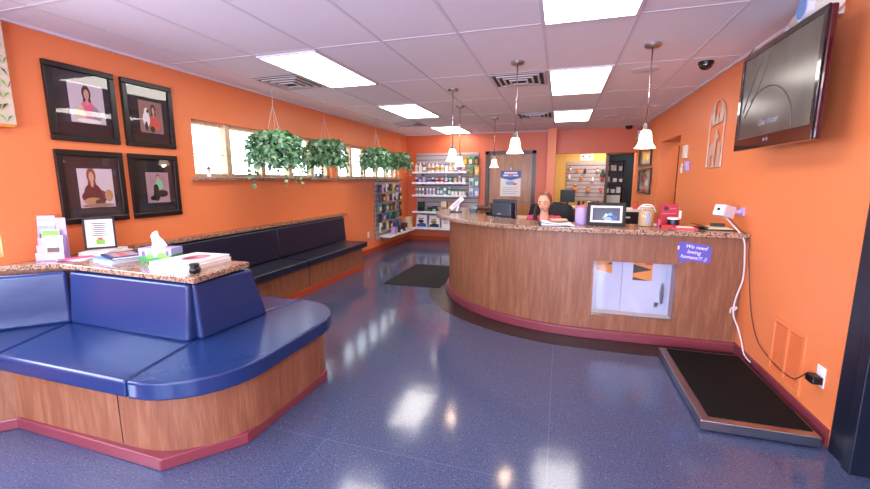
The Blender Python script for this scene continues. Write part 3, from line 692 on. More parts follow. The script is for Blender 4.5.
def shelf_unit(zt, name_l, x0=-3.38, x1=-2.06, dep=.28):
    t_ = thing('display_shelf', name_l, 'shelf', ((x0 + x1) / 2, SY, zt), 0, 'white shelves on the back slatwall')
    w_ = (x1 - x0) / 2
    obj('board', bx((-w_, -dep, -.025), (w_, 0, 0)), 'white', t_); obj('price_rail', bx((-w_, -dep - .006, -.035), (w_, -dep, .004)), 'white_gloss', t_)
    for x in (-w_ + .2, w_ - .2): obj('bracket', MB().plate([(x - .01, -.025), (x + .01, -.025), (x + .01, -.09), (x - .01, -.09)], -.16, 0), 'grey', t_)
for i, z in enumerate(shelf_z): shelf_unit(z, 'white display shelf on the back wall, %s from the top' % ('topmost' if i == 0 else ORD[i] if i < 4 else 'lowest') if i not in (0, 4) else ('topmost white display shelf on the back wall' if i == 0 else 'lowest white display shelf on the back wall'))

protos = {}
def bottle_proto(kind, body, cap, band, label, loc):
    t_ = thing(kind, label, 'bottle', loc)
    if kind == 'spray_bottle':
        obj('body', MB().lathe([(.03, 0), (.034, .01), (.034, .11), (.026, .13), (.013, .145), (.013, .155)], seg=12), body, t_)
        obj('trigger', MB().box((-.012, -.035, .155), (.012, .03, .185)).box((-.006, -.035, .125), (.006, -.025, .16)), cap, t_)
        obj('label_band', MB().lathe([(.0348, .03), (.0348, .095)], seg=12, close=False), band, t_)
    elif kind == 'pump_bottle':
        obj('body', MB().lathe([(.036, 0), (.04, .01), (.04, .13), (.03, .15), (.014, .16), (.014, .165)], seg=12), body, t_)
        obj('cap', MB().lathe([(.018, .165), (.018, .185), (.006, .187), (.006, .21)], seg=10).box((-.008, -.04, .205), (.008, .01, .215)), cap, t_)
        obj('label_band', MB().lathe([(.0408, .03), (.0408, .115)], seg=12, close=False), band, t_)
    elif kind == 'medicine_jar':
        obj('body', MB().lathe([(.036, 0), (.038, .008), (.038, .08), (.032, .09)], seg=12), body, t_)
        obj('cap', MB().lathe([(.035, .09), (.035, .112), (.001, .113)], seg=12), cap, t_)
        obj('label_band', MB().lathe([(.0388, .018), (.0388, .07)], seg=12, close=False), band, t_)
    else:
        obj('body', MB().lathe([(.027, 0), (.03, .008), (.03, .13), (.022, .15), (.013, .158)], seg=12), body, t_)
        obj('cap', MB().lathe([(.016, .158), (.016, .185), (.001, .186)], seg=10), cap, t_)
        obj('label_band', MB().lathe([(.0308, .03), (.0308, .11)], seg=12, close=False), band, t_)
    return t_
def bottle(kind, body, cap, band, cname, loc, label, group):
    k_ = (kind, body, cap, band)
    if k_ not in protos:
        protos[k_] = bottle_proto(kind, body, cap, band, label, loc); protos[k_]['group'] = group; return protos[k_]
    return dup(protos[k_], loc, 0, label, group)
rows = [
 (0, 'topmost', [('tall_bottle', 'white', 'white', 'cream', 'white'), ('pump_bottle', 'white', 'white', 'paper', 'white'), ('pump_bottle', 'brown', 'white', 'paper', 'brown'), ('spray_bottle', 'cream', 'white', 'gold', 'cream'), ('spray_bottle', 'white', 'white', 'gold', 'white'), ('pump_bottle', 'white', 'cream', 'orange', 'white'),
    ('tall_bottle', 'white', 'lavender', 'yellow', 'white'), ('spray_bottle', 'white', 'blue', 'paper', 'white'), ('pump_bottle', 'yellow', 'white', 'paper', 'yellow'), ('tall_bottle', 'maroon', 'white', 'paper', 'dark red'), ('tall_bottle', 'cream', 'white', 'purple', 'cream'), ('medicine_jar', 'white', 'gold', 'tan', 'white')]),
 (1, 'second', [('medicine_jar', 'blue_light', 'white', 'navy', 'pale blue'), ('medicine_jar', 'purple', 'purple', 'lavender', 'purple'), ('medicine_jar', 'purple', 'white', 'lavender', 'purple'), ('medicine_jar', 'white', 'purple', 'blue', 'white'), ('medicine_jar', 'lavender', 'white', 'navy', 'lavender'), ('medicine_jar', 'white', 'red', 'red', 'white'),
    ('medicine_jar', 'white', 'pink', 'red_bright', 'white'), ('tall_bottle', 'blue_light', 'white', 'paper', 'pale blue'), ('medicine_jar', 'white', 'teal', 'teal', 'white'), ('medicine_jar', 'white', 'yellow', 'yellow', 'white'), ('tall_bottle', 'paper', 'blue', 'lavender', 'white'), ('medicine_jar', 'white', 'white', 'paper', 'white')]),
 (2, 'third', [('tall_bottle', 'white', 'grey', 'grey', 'white')] * 3 + [('tall_bottle', 'white', 'grey', 'lavender', 'white')] * 3 + [('tall_bottle', 'blue_light', 'white', 'paper', 'pale blue'), ('tall_bottle', 'teal', 'green', 'paper', 'teal'), ('pump_bottle', 'white', 'teal', 'teal', 'white'), ('tall_bottle', 'teal', 'white', 'paper', 'teal')] + [('medicine_jar', 'white', 'green', 'paper', 'white')] * 4),
]
for si, sname, items in rows:
    n = len(items); x0, x1 = -3.30, -2.13
    for k, (kd, b_, c_, bd, cn) in enumerate(items):
        x = x0 + (x1 - x0) * k / (n - 1)
        bottle(kd, b_, c_, bd, cn, (x, SY - .17 - .03 * ((k * 7) % 3), shelf_z[si]), '%s %s with %s band on the %s shelf, %s from its left end' % (cn, kd.replace('_', ' '), {'paper': 'white'}.get(bd, bd.replace('_', ' ').replace('bright', '').strip()), sname, ORD[k]), 'bottles on the back wall shelves')
# fourth shelf: dark and cream packs
def pack(name, W, D, h_, c1, c2, loc, rz, label, group, c3=None):
    t_ = thing(name, label, 'package', loc, rz, group)
    obj('box', bx((-W / 2, -D / 2, 0), (W / 2, D / 2, h_)), c1, t_, bevel=.004)
    mb = MB().box((-W * .42, -D / 2 - .002, h_ * .08), (W * .42, -D / 2, h_ * .45), c2)
    if c3: mb.box((-W * .42, -D / 2 - .0015, h_ * .55), (W * .42, -D / 2, h_ * .92), c3).prism([(0, 0), (0.0001, 0), (0, .0001)], h_ - .001, h_ - .0009, c3)
    obj('front_print', mb, None, t_)
    return t_
def bag(loc, W, h_, c1, c2, c3, label, group):
    t_ = thing('pet_food_bag', label, 'bag', loc, 0, group)
    mb = MB(); P = []
    for z, w_, d_ in ((0, 1, .09), (.1, 1.03, .11), (.8, 1, .09), (.93, .98, .02), (1, .98, .006)):
        P.append([mb.bm.verts.new((sx * W / 2 * w_, sy * d_ / 2, z * h_)) for sx, sy in ((-1, -1), (1, -1), (1, 1), (-1, 1))])
    for a, b in zip(P, P[1:]):
        for i in range(4): mb.bm.faces.new((a[i], a[(i + 1) % 4], b[(i + 1) % 4], b[i]))
    mb.bm.faces.new(P[0][::-1]); mb.bm.faces.new(P[-1]); obj('sack', mb, c1, t_)
    mb = MB().plate([(-W * .45, h_ * .06), (W * .45, h_ * .06), (W * .45, h_ * .3), (0, h_ * .4), (-W * .45, h_ * .25)], -.06, -.056, c2).plate(E_(-W * .05, h_ * .5, W * .28, h_ * .14), -.0585, -.055, c3).box((-W * .3, -.06, h_ * .7), (W * .2, -.055, h_ * .75), 'text_dark')
    obj('front_print', mb, None, t_)
z4 = shelf_z[3]; g4 = 'packs on the fourth back wall shelf'
pack('treat_tin', .14, .12, .22, 'green_dark', 'black', (-3.2, SY - .15, z4), 0, 'tall dark green pack at the left end of the fourth shelf', g4)
pack('treat_tin', .1, .1, .1, 'black', 'green', (-2.98, SY - .15, z4), 0, 'low black and green pack second on the fourth shelf', g4)
pack('treat_tin', .1, .1, .12, 'dusky', 'mint', (-2.85, SY - .15, z4), 0, 'low grey and mint pack third on the fourth shelf', g4)
pack('treat_pouch', .13, .08, .24, 'cream', 'gold', (-2.62, SY - .15, z4), 0, 'tall cream pouch left of the other cream pouches on the fourth shelf', g4)
pack('treat_pouch', .13, .08, .24, 'tan', 'cream', (-2.45, SY - .15, z4), 0, 'tall tan pouch in the middle of the fourth shelf', g4)
pack('treat_pouch', .13, .08, .22, 'print_mauve', 'cream', (-2.29, SY - .15, z4), 0, 'mauve pouch at the right end of the fourth shelf', g4)
z5 = shelf_z[4]; g5 = 'pet food bags on the lowest shelf'
bag((-3.17, SY - .15, z5), .26, .30, 'paper', 'blue', 'maroon', 'white pet food bag with blue base and red picture, leftmost on the lowest shelf', g5)
bag((-2.85, SY - .15, z5), .26, .28, 'paper', 'navy', 'gold', 'white pet food bag with golden picture, second on the lowest shelf', g5)
bag((-2.56, SY - .15, z5), .2, .27, 'white', 'paper', 'print_grey', 'plain white pet food bag third on the lowest shelf', g5)
bag((-2.3, SY - .15, z5), .2, .27, 'blue_light', 'navy', 'paper', 'blue pet food bag at the right end of the lowest shelf', g5)
# hanging packs on the right of the back slatwall
def hang(loc, rz, W, h_, c1, c2, label, group, name='hanging_pack', deep=.025):
    t_ = thing(name, label, 'package', loc, rz, group)
    obj('hook', MB().cyl((0, .012, 0), (0, -.07, 0), .003, 6), 'chrome', t_)
    obj('card', bx((-W / 2, -.045 - deep, -h_), (W / 2, -.045, .012)), c1, t_)
    obj('content', bx((-W * .36, -.055 - deep, -h_ * .9), (W * .36, -.045 - deep, -h_ * .35)), c2, t_, bevel=.004)
    return t_
hg = 'packs hanging at the right side of the back slatwall'
for r_, (z, cs) in enumerate(((2.0, (('gold', 'yellow'), ('green', 'cream'), ('green_dark', 'gold'))), (1.76, (('green', 'gold'), ('yellow', 'cream'))), (1.5, (('paper', 'teal'), ('teal', 'paper'))), (1.27, (('paper', 'blue_light'), ('blue_light', 'paper'))))):
    for k, (a, b) in enumerate(cs):
        hang((-2.14 + .13 * k + (.15 if z < 1.9 else 0), YB - .03, z), 0, .1, .18, a, b, '%s and %s hanging pack, %s row of hooks, %s from the left' % ({'paper': 'white'}.get(a, a.replace('_', ' ')), {'paper': 'white'}.get(b, b.replace('_', ' ')), ['top', 'second', 'third', 'lowest'][r_], ORD[k]), hg)
# left wall supplies
cols = ['navy', 'black', 'green', 'print_grey', 'purple', 'brown', 'paper', 'blue', 'maroon', 'dusky', 'teal', 'tan', 'yellow', 'green_dark']
cnm = {'paper': 'white', 'print_grey': 'grey', 'dusky': 'dark grey', 'green_dark': 'dark green'}
for r_ in range(5):
    for k in range(7):
        a = cols[(r_ * 5 + k * 3) % len(cols)]; b = cols[(r_ * 3 + k * 5 + 4) % len(cols)]
        if a == b: b = 'cream'
        hang((XL + .03, 7.62 + .18 * k + random.uniform(-.02, .02), 1.36 - .2 * r_ + random.uniform(-.01, .02)), PI / 2, random.uniform(.07, .13), random.uniform(.12, .19), a, b, '%s pack with %s contents, left wall, %s row, %s from near end' % (cnm.get(a, a), cnm.get(b, b), ['top', 'second', 'third', 'fourth', 'lowest'][r_], ORD[k]), 'pet supplies hanging on the left slatwall')
t_ = thing('low_wall_shelf', 'low white shelf at the foot of the left slatwall', 'shelf', (XL + .025, 8.55, .30))
obj('board', bx((0, -.85, -.02), (.26, .82, 0)), 'white', t_); obj('bracket', MB().box((0, -.7, -.08), (.15, -.68, -.02)).box((0, .6, -.08), (.15, .62, -.02)), 'grey', t_)
pack('treat_pouch', .16, .12, .3, 'fur_cream', 'cream', (XL + .17, 9.05, .30), PI / 2, 'cream bag standing at the far end of the low left wall shelf', 'packs on the low left shelf')
pack('treat_pouch', .14, .1, .18, 'maroon', 'paper', (XL + .17, 8.75, .30), PI / 2, 'dark red pack beside the cream bag on the low left wall shelf', 'packs on the low left shelf')
pack('treat_pouch', .14, .1, .14, 'dusky', 'paper', (XL + .17, 8.45, .30), PI / 2, 'dark grey pack in the middle of the low left wall shelf', 'packs on the low left shelf')
pack('treat_pouch', .14, .1, .14, 'lavender', 'tan', (XL + .17, 8.15, .30), PI / 2, 'lavender pack at the near end of the low left wall shelf', 'packs on the low left shelf')
# outlets and small wall plates
def plate(loc, rz, label, w_=.075, h_=.12, kind='outlet'):
    t_ = thing('wall_outlet' if kind == 'outlet' else 'wall_switch', label, kind, loc, rz)
    obj('cover_plate', bx((-w_ / 2, -.006, -h_ / 2), (w_ / 2, 0, h_ / 2)), 'white_gloss', t_, bevel=.002)
    if kind == 'outlet':
        for z in (-.026, .026): obj('socket_face', MB().prism(E_(0, z, .016, .018), -.008, -.005, fn=lambda x, y, z_: (x, z_, y)), 'white', t_)
    else: obj('toggle', bx((-.006, -.018, -.012), (.006, -.006, .012)), 'white', t_)
    return t_
plate((XL, 7.22, .39), PI / 2, 'white wall outlet on the left wall just past the navy bench')
plate((XL, 9.15, .52), PI / 2, 'white wall outlet near the back left corner')
plate((XR, 2.74, .35), -PI / 2, 'white wall outlet on the right wall beside the dark door')
solo('thermostat', bx((-.06, -.03, -.08), (.06, 0, .08)), 'plate_white', 'tall cream thermostat on the right wall beside the corridor opening', 'thermostat', (XR, 5.88, 1.82), -PI / 2, bevel=.005)
plate((XR, 6.03, 1.62), -PI / 2, 'white light switch left below the thermostat', kind='switch')
solo('wall_sensor', bx((-.05, -.035, -.06), (.05, 0, .06)), 'lavender', 'small lilac grey control box right below the thermostat', 'control box', (XR, 5.74, 1.64), -PI / 2, bevel=.006)
solo('motion_sensor', bx((-.05, -.06, -.09), (.05, 0, .09)), 'white', 'small white motion sensor high on the far right wall', 'sensor', (XR, 9.2, 2.37), -PI / 2, bevel=.01)

# poster
t_ = thing('door_poster', 'blue headed poster hanging on the wooden back door', 'poster', (-1.1, YB + .028, 1.1))
obj('sheet', MB().box((-.23, -.006, 0), (.23, 0, .58), 'paper').box((-.23, -.007, .42), (.23, -.006, .58), 'blue').plate([(-.23, .42), (0, .36), (.23, .42)], -.007, -.0061, 'blue'), None, t_)
mb = MB().box((-.15, -.008, .51), (.15, -.007, .55), 'text_white').box((-.17, -.008, .455), (.17, -.007, .49), 'text_white').box((-.06, -.0085, .462), (.06, -.0078, .484), 'red_bright').box((-.1, -.008, .26), (.08, -.0065, .34), 'blue_light').plate(E_(.1, .28, .05, .025), -.0085, -.0066, 'red_bright')
for k in range(4): mb.box((-.19, -.0075, .19 - .045 * k), (.17 - .05 * (k % 2), -.0062, .2 - .045 * k), 'text_grey')
obj('poster_print', mb, None, t_)
obj('hook', MB().box((-.012, -.01, .59), (.012, 0, .65)), 'white', t_)

# ------------------------------------------------------------------ yellow room things
t_ = thing('wall_notice', 'white notice above the slatwall in the yellow room', 'sign', (.6, YY, 1.96))
obj('sheet', bx((-.16, -.01, 0), (.16, 0, .16)), 'plate_white', t_); obj('notice_print', MB().box((-.1, -.012, .09), (-.06, -.01, .12)).box((.05, -.012, .09), (.09, -.01, .12)).box((-.09, -.012, .04), (.1, -.01, .05)), 'text_dark', t_)
random.seed(5)
toys = [(-.38, .84, 'cream'), (-.2, .8, 'orange'), (-.02, .78, 'maroon'), (.28, .8, 'cream'), (.4, .72, 'green_dark'), (-.4, .62, 'paper'), (-.1, .62, 'orange'), (.17, .56, 'paper'), (.4, .58, 'red'), (-.24, .36, 'orange'), (.08, .34, 'tan'), (.38, .3, 'coral')]
for k, (x, z, c_) in enumerate(toys):
    big = k in (9, 10, 4)
    s_ = 1.5 if big else .9
    t_ = thing('plush_toy', '%s pet toy on the small slatwall, %s along its rows from top left' % ({'paper': 'white', 'green_dark': 'dark green'}.get(c_, c_), ORD[k]), 'toy', (.6 + x, YY - .07, .95 + z), 0, 'pet toys on the yellow room slatwall')
    obj('body', MB().ell((0, 0, -.05 * s_), (.04 * s_, .025, .05 * s_), None, 12, 8), c_, t_); obj('head', MB().ell((0, -.005, .01 * s_), (.028 * s_, .022, .026 * s_), None, 12, 8), 'gold' if k % 3 == 0 else c_, t_)
    obj('hook', MB().cyl((0, .055, .03 * s_), (0, -.02, .03 * s_), .003, 6), 'chrome', t_)
# desk in the opening
t_ = thing('back_desk', 'pale topped desk in the opening to the yellow room', 'desk', (.5, 10.3, 0))
obj('desk_top', bx((-.6, -.35, .80), (.75, .35, .84)), 'offwhite', t_); obj('desk_body', bx((-.55, -.3, 0), (.7, .32, .80)), 'wood_panel', t_)
def monitor(loc, rz, W, h_, label, stand=.12, name='computer_monitor'):
    t_ = thing(name, label, 'monitor', loc, rz)
    obj('base', MB().prism(E_(0, 0, .11, .085, 24), 0, .012), 'black', t_); obj('neck', bx((-.025, .0, .01), (.025, .03, stand + .08)), 'black', t_)
    obj('casing', MB().box((-W / 2, -.04, stand), (W / 2, -.008, stand + h_)).prism([(-W * .3, -.008), (W * .3, -.008), (W * .22, .03), (-W * .22, .03)], stand + .05, stand + h_ - .04), 'navy_black', t_, bevel=.006)
    obj('screen', bx((-W / 2 + .02, -.042, stand + .02), (W / 2 - .02, -.04, stand + h_ - .02)), 'black', t_)
    return t_
monitor((.17, 10.3, .84), 0, .34, .3, 'black monitor on the desk before the yellow room slatwall', .1)
g_ = 'desk clutter in the yellow room opening'
solo('desk_card', bx((-.04, -.01, 0), (.04, .01, .13)), 'paper', 'white card standing left of the far black monitor', 'card', (-.08, 10.15, .84), 0, g_)
for x, c_, nm in ((.43, 'green_dark', 'dark green'), (.53, 'tan', 'tan'), (.65, 'white', 'white'), (.76, 'black', 'black'), (.85, 'black', 'second black')):
    t_ = thing('desk_pot', '%s small pot in the row right of the far black monitor' % nm, 'pot', (x, 10.2, .84), 0, g_)
    obj('body', MB().lathe([(.03, 0), (.038, .06), (.034, .07)], seg=12), c_, t_); obj('sprig', MB().ell((0, 0, .1), (.035, .03, .04), None, 10, 6), 'green_dark' if c_ != 'white' else 'paper', t_)
# shelves in dark store seen through doorway
t_ = thing('store_shelf', 'dark shelving with white boxes seen through the far dark doorway', 'shelving', (1.45, 12.2, 0))
mb = MB().box((-.4, -.15, 0), (-.36, .2, 2.0)).box((.16, -.15, 0), (.2, .2, 2.0)).box((-.4, .18, 0), (.2, .2, 2.0))
for z in (.7, 1.1, 1.4, 1.7, 1.98): mb.box((-.36, -.15, z), (.16, .18, z + .02))
obj('carcass', mb, 'wood_dark', t_)
for i, (x, z, w_, h_) in enumerate(((-.26, 1.72, .1, .12), (-.1, 1.72, .14, .15), (.08, 1.72, .08, .12), (-.25, 1.42, .14, .15), (-.05, 1.42, .1, .1), (.1, 1.42, .07, .08), (-.25, 1.12, .13, .12), (-.08, 1.12, .1, .1), (.06, 1.12, .1, .16), (-.1, .72, .42, .34))):
    solo('stock_box', bx((-w_ / 2, -.08, 0), (w_ / 2, .08, h_)), 'paper', 'white stock box on the %s dark shelf through the far doorway, %s' % (['lowest', 'second', 'third', 'top'][[.72, 1.12, 1.42, 1.72].index(z)], ['leftmost', 'centre', 'rightmost', 'leftmost', 'centre', 'rightmost', 'leftmost', 'centre', 'rightmost', 'the big one'][i]), 'box', (1.45 + x, 12.15, z), 0, 'boxes in the dark store')
# framed collages on the far right wall
for (z, h_, l_, y) in ((1.72, .36, 'upper dark framed pair of photo strips on the far right wall', 8.5), (1.22, .46, 'lower dark framed pair of photo strips on the far right wall', 8.4)):
    wall_pic('framed_collage', 1.15, h_, l_, 'picture', (XR, y, z), -PI / 2, 'mat_dark', 'tan', .9, h_ * .7, 0, h_ * .15, [([(-.04, 0), (.04, 0), (.04, 1), (-.04, 1)], 'black'), (E_(-.5, .5, .3, .3), 'green_dark'), (E_(.5, .4, .3, .2), 'paper'), (E_(.4, .7, .25, .12), 'coral')], fw=.035)

# ------------------------------------------------------------------ reception counter
CX0, CYc = .3, 5.6
def cpath(a, b, dy=0, t0=150, n=34, xr=XR - .003):
    P = [(xr, CYc - b)]
    for k in range(n + 1):
        th = math.radians(270 - (270 - t0) * k / n)
        P.append((CX0 + a * math.cos(th), CYc + b * math.sin(th)))
    return P
def band(ao, bo, ai, bi, z0, z1, mat=None, mb=None, t0=150, xr=XR - .003):
    mb = mb or MB(); A = cpath(ao, bo, t0=t0, xr=xr); B = cpath(ai, bi, t0=t0, xr=xr); bm = mb.bm
    R = []
    for p, q in zip(A, B):
        R.append([bm.verts.new((p[0], p[1], z0)), bm.verts.new((p[0], p[1], z1)), bm.verts.new((q[0], q[1], z1)), bm.verts.new((q[0], q[1], z0))])
    fs = []
    for a, b in zip(R, R[1:]):
        for i in range(4): fs.append(bm.faces.new((a[i], a[(i + 1) % 4], b[(i + 1) % 4], b[i])))
    fs += [bm.faces.new(R[0]), bm.faces.new(R[-1][::-1])]
    mb._fin(fs, mat); return mb
rc = thing('reception_counter', 'curved wood reception counter with granite top and display window', 'counter', (0, 0, 0))
bo = 1.70; ao = 1.75
HX0, HX1, HZ0, HZ1 = .33, 1.0, .235, .74
fy = CYc - bo
# front: curved part (no straight) + straight part with the display hole
mb = MB(); A = [(HX0, CYc - bo)] + cpath(ao, bo)[1:]; B = [(HX0, CYc - bo + .04)] + cpath(ao - .04, bo - .04)[1:]; R = []
for p, q in zip(A, B): R.append([mb.bm.verts.new((p[0], p[1], .09)), mb.bm.verts.new((p[0], p[1], .995)), mb.bm.verts.new((q[0], q[1], .995)), mb.bm.verts.new((q[0], q[1], .09))])
for a, b in zip(R, R[1:]):
    for i in range(4):
        fc = mb.bm.faces.new((a[i], a[(i + 1) % 4], b[(i + 1) % 4], b[i])); fc.smooth = i in (0, 2)
mb.bm.faces.new(R[-1][::-1])
for lo, hi in (((HX1, .09), (XR - .003, .995)), ((HX0, .09), (HX1, HZ0)), ((HX0, HZ1), (HX1, .995))): mb.box((lo[0], fy, lo[1]), (hi[0], fy + .04, hi[1]))
obj('front_panel', mb, 'wood_panel', rc)
top = band(1.94, 1.76, 1.36, 1.22, .997, 1.04); obj('countertop', top, 'granite', rc, bevel=.008)
obj('cove_base', band(ao + .035, bo + .035, ao - .02, bo - .02, .0, .092), 'cove_base', rc, bevel=.01)
# display niche
nz = obj('display_niche', MB().box((HX0 - .02, fy + .16, HZ0 - .02), (HX1 + .02, fy + .18, HZ1 + .02), 'niche_white').box((HX0 - .02, fy + .04, HZ0 - .02), (HX0, fy + .16, HZ1 + .02), 'niche_white').box((HX1, fy + .04, HZ0 - .02), (HX1 + .02, fy + .16, HZ1 + .02), 'print_mauve')
    .box((HX0, fy + .04, HZ0 - .02), (HX1, fy + .16, HZ0), 'offwhite').box((HX0, fy + .04, HZ1), (HX1, fy + .16, HZ1 + .02), 'niche_white'), None, rc)
for a, b in ((HX0 + .005, .585), (.592, .96)): obj('cabinet_door', bx((a, fy + .145, HZ0 + .03), (b, fy + .159, HZ1)), 'niche_white', nz)
obj('handle', MB().prism(E_(.93, .44, .016, .1), fy + .12, fy + .145, fn=lambda x, z, y: (x, y, z)).box((.875, fy + .13, .31), (.905, fy + .145, .35)), 'steel', nz)
mb = MB().plate([(.68, .55), (.84, .55), (.84, .738), (.68, .738)], fy + .141, fy + .144, 'orange').plate([(.68, .615), (.84, .655), (.68, .70)], fy + .139, fy + .141, 'black').plate([(.68, .55), (.82, .55), (.68, .58)], fy + .139, fy + .141, 'black').plate([(.68, .725), (.76, .73), (.76, .738), (.68, .738)], fy + .139, fy + .141, 'black').plate([(.78, .70), (.84, .70), (.84, .738), (.78, .738)], fy + .139, fy + .141, 'red')
mb.plate([(.36, .63), (.5, .60), (.5, .738), (.36, .738)], fy + .141, fy + .144, 'orange').plate([(.35, .70), (.40, .73), (.36, .738)], fy + .139, fy + .141, 'lilac_box').plate([(.45, .68), (.5, .69), (.48, .71)], fy + .139, fy + .141, 'navy')
obj('pattern_print', mb, None, nz)
obj('display_glass', bx((HX0 - .01, fy - .004, HZ0 - .01), (HX1 + .01, fy - .001, HZ1 + .01)), 'glass', rc)
# inner work desk
obj('work_desk', band(1.6, 1.49, 1.05, .95, .70, .735, t0=165), 'offwhite', rc)
obj('inner_panel', band(1.62, 1.51, 1.60, 1.49, .02, .997, t0=165), 'wood_panel', rc)
# dark border inlaid in the floor
struct('trim_3', band(ao + .27, bo + .30, ao - .0, bo - .0, .0005, .003, t0=175), 'granite_black')
# speech bubble sign
t_ = thing('speech_bubble_sign', 'violet speech bubble sign with white writing taped to the counter front', 'sign', (1.12, fy - .001, .85))
pl = rrect(-.125, -.07, .125, .085, .03, 4)
P = [(x, z + .015 * (-x / .125)) for x, z in pl]
P = P + [(-.105, -.105), (-.045, -.064)]
obj('bubble', MB().plate(P, -.003, 0), 'violet_sign', t_)
tr_ = math.radians(-7)
text('sign_text', 'We need', .044, 'text_white', t_, .01, .052, -.0035, .2, tr_); text('sign_text', 'loving', .044, 'text_white', t_, -.005, .008, -.0035, .2, tr_); text('sign_text', 'humans!!! :)', .042, 'text_white', t_, -.005, -.038, -.0035, .2, tr_)
obj('tape', MB().box((-.13, -.005, .03), (-.118, -.003, .06)), 'white', t_)

# ------------------------------------------------------------------ things on the counter
CT = 1.04
t_ = thing('ring_binder', 'blue and white binder lying on the counter before the woman', 'binder', (-.02, 4.05, CT), math.radians(6))
obj('cover', MB().box((-.16, -.1, 0), (.14, .12, .004)).box((-.16, -.1, 0), (-.155, .12, .03)).box((-.16, -.1, .028), (.12, .12, .032), rot=Matrix.Rotation(math.radians(5), 3, 'Y'), piv=(-.16, 0, .03)), 'navy', t_)
obj('pages', MB().box((-.15, -.095, .005), (.13, .11, .024)).box((-.15, -.1, .034), (.15, .11, .040), rot=Matrix.Rotation(math.radians(6), 3, 'Y'), piv=(-.15, 0, .03)), 'paper', t_)
book('notepad', .16, .12, .012, 'tan', (-.01, 4.09, CT + .045), .2, 'tan notepad lying on top of the binder', 'notepad', pages='cream')
t_ = thing('paper_roll', 'lilac paper covered cylinder standing between the binder and the black frame', 'canister', (.205, 4.22, CT))
obj('body', MB().lathe([(.052, 0), (.055, .004), (.055, .165)], seg=24), 'lavender', t_); obj('lid', MB().lathe([(.058, .165), (.058, .178), (.001, .179)], seg=24), 'pink', t_)
t_ = thing('digital_picture_frame', 'wide black digital picture frame with pale mat on the counter', 'picture frame', (.425, 4.13, CT), math.radians(-4))
tl = Matrix.Rotation(math.radians(-8), 3, 'X'); pv = (0, 0, 0); mb = MB()
for lo, hi in (((-.17, 0), (.17, .03)), ((-.17, .19), (.17, .22)), ((-.17, .03), (-.14, .19)), ((.14, .03), (.17, .19))): mb.box((lo[0], -.012, lo[1]), (hi[0], .016, hi[1]), rot=tl, piv=pv)
obj('frame', mb, 'black_matte', t_, bevel=.003); mb = MB()
for lo, hi in (((-.14, .03), (.14, .05)), ((-.14, .17), (.14, .19)), ((-.14, .05), (-.12, .17)), ((.12, .05), (.14, .17))): mb.box((lo[0], -.007, lo[1]), (hi[0], .008, hi[1]), rot=tl, piv=pv)
obj('mount', mb, 'mat_white', t_)
obj('screen_picture', MB().box((-.12, -.003, .05), (.12, .006, .17), 'photo_navy', rot=tl, piv=pv).box((-.118, -.0035, .052), (-.1, -.003, .168), 'navy', rot=tl, piv=pv), None, t_)
mb = MB()
Rm = tl
def tp(poly, y0, y1, mt): mb.prism(poly, y0, y1, mt, fn=lambda x, z, y: tuple(Rm @ Vector((x, y, z))))
tp(E_(.02, .078, .05, .03), -.0045, -.0035, 'blue_light'); tp(E_(.035, .105, .02, .018), -.005, -.0042, 'blue_light'); tp(E_(.07, .08, .03, .02), -.0048, -.0038, 'blue'); tp(E_(.0, .1, .012, .016), -.005, -.0044, 'paper'); tp(E_(.03, .09, .03, .006), -.0056, -.005, 'navy')
obj('screen_motif', mb, None, t_)
obj('easel_leg', MB().box((-.02, .02, 0), (.02, .09, .11)), 'black', t_)
t_ = thing('treat_jar', 'clear jar of tan dog biscuits with a handle on the counter', 'jar', (.785, 4.22, CT))
obj('jar_wall', MB().lathe([(.062, 0), (.068, .008), (.068, .15), (.055, .17), (.055, .178)], seg=24), 'glass', t_)
obj('biscuits', MB().lathe([(.06, .003), (.064, .01), (.064, .148), (.001, .152)], seg=24), 'kibble', t_)
obj('lid', MB().lathe([(.058, .178), (.06, .192), (.001, .196)], seg=24), 'offwhite', t_)
obj('handle', MB().tube([(-.068, 0, .155), (-.05, 0, .19), (0, 0, .205), (.05, 0, .19), (.068, 0, .155)], .005), 'white', t_)
obj('band_label', bx((-.01, -.0705, .03), (.01, -.068, .13)), 'blue_light', t_)
t_ = thing('red_display_stand', 'red cardboard display stand with a white spray head on the counter', 'display', (.985, 4.25, CT), 0)
obj('back_card', MB().box((-.075, .03, 0), (.075, .04, .21)), 'red', t_); obj('card_print', MB().plate([(-.05, .165), (-.025, .19), (0, .165), (-.025, .14)], .027, .03, 'black').box((.005, .028, .16), (.06, .03, .17), 'pink').box((-.06, .028, .115), (.06, .03, .122), 'pink'), None, t_)
obj('tray', MB().box((-.09, -.10, 0), (.09, .04, .02)).box((-.09, -.10, 0), (-.08, .04, .07)).box((.08, -.02, 0), (.09, .04, .06)), 'red_bright', t_); obj('side_card', MB().box((-.1, -.08, 0), (-.092, -.02, .07)), 'pink', t_)
t_ = thing('white_lidded_tub', 'dark round tub with a white lid standing in the red display', 'tub', (1.01, 4.20, CT + .02))
obj('body', MB().lathe([(.04, 0), (.046, .006), (.046, .052)], seg=22), 'navy_black', t_); obj('lid', MB().lathe([(.052, .052), (.052, .068), (.001, .07)], seg=22), 'white', t_)
obj('flap', bx((.044, -.01, .06), (.058, .02, .13)), 'white', t_)
t_ = thing('red_card_holder', 'flat red tray with pink cards in front of the red display', 'tray', (1.08, 4.08, CT), math.radians(-6))
obj('tray', bx((-.09, -.06, 0), (.09, .07, .012)), 'red_bright', t_); obj('cards', bx((-.07, -.045, .012), (.06, .055, .018)), 'mat_white', t_)
t_ = thing('black_clipboard', 'black folders and clipboard lying open beside the wall at the counter end', 'clipboard', (1.31, 4.13, CT), math.radians(-3))
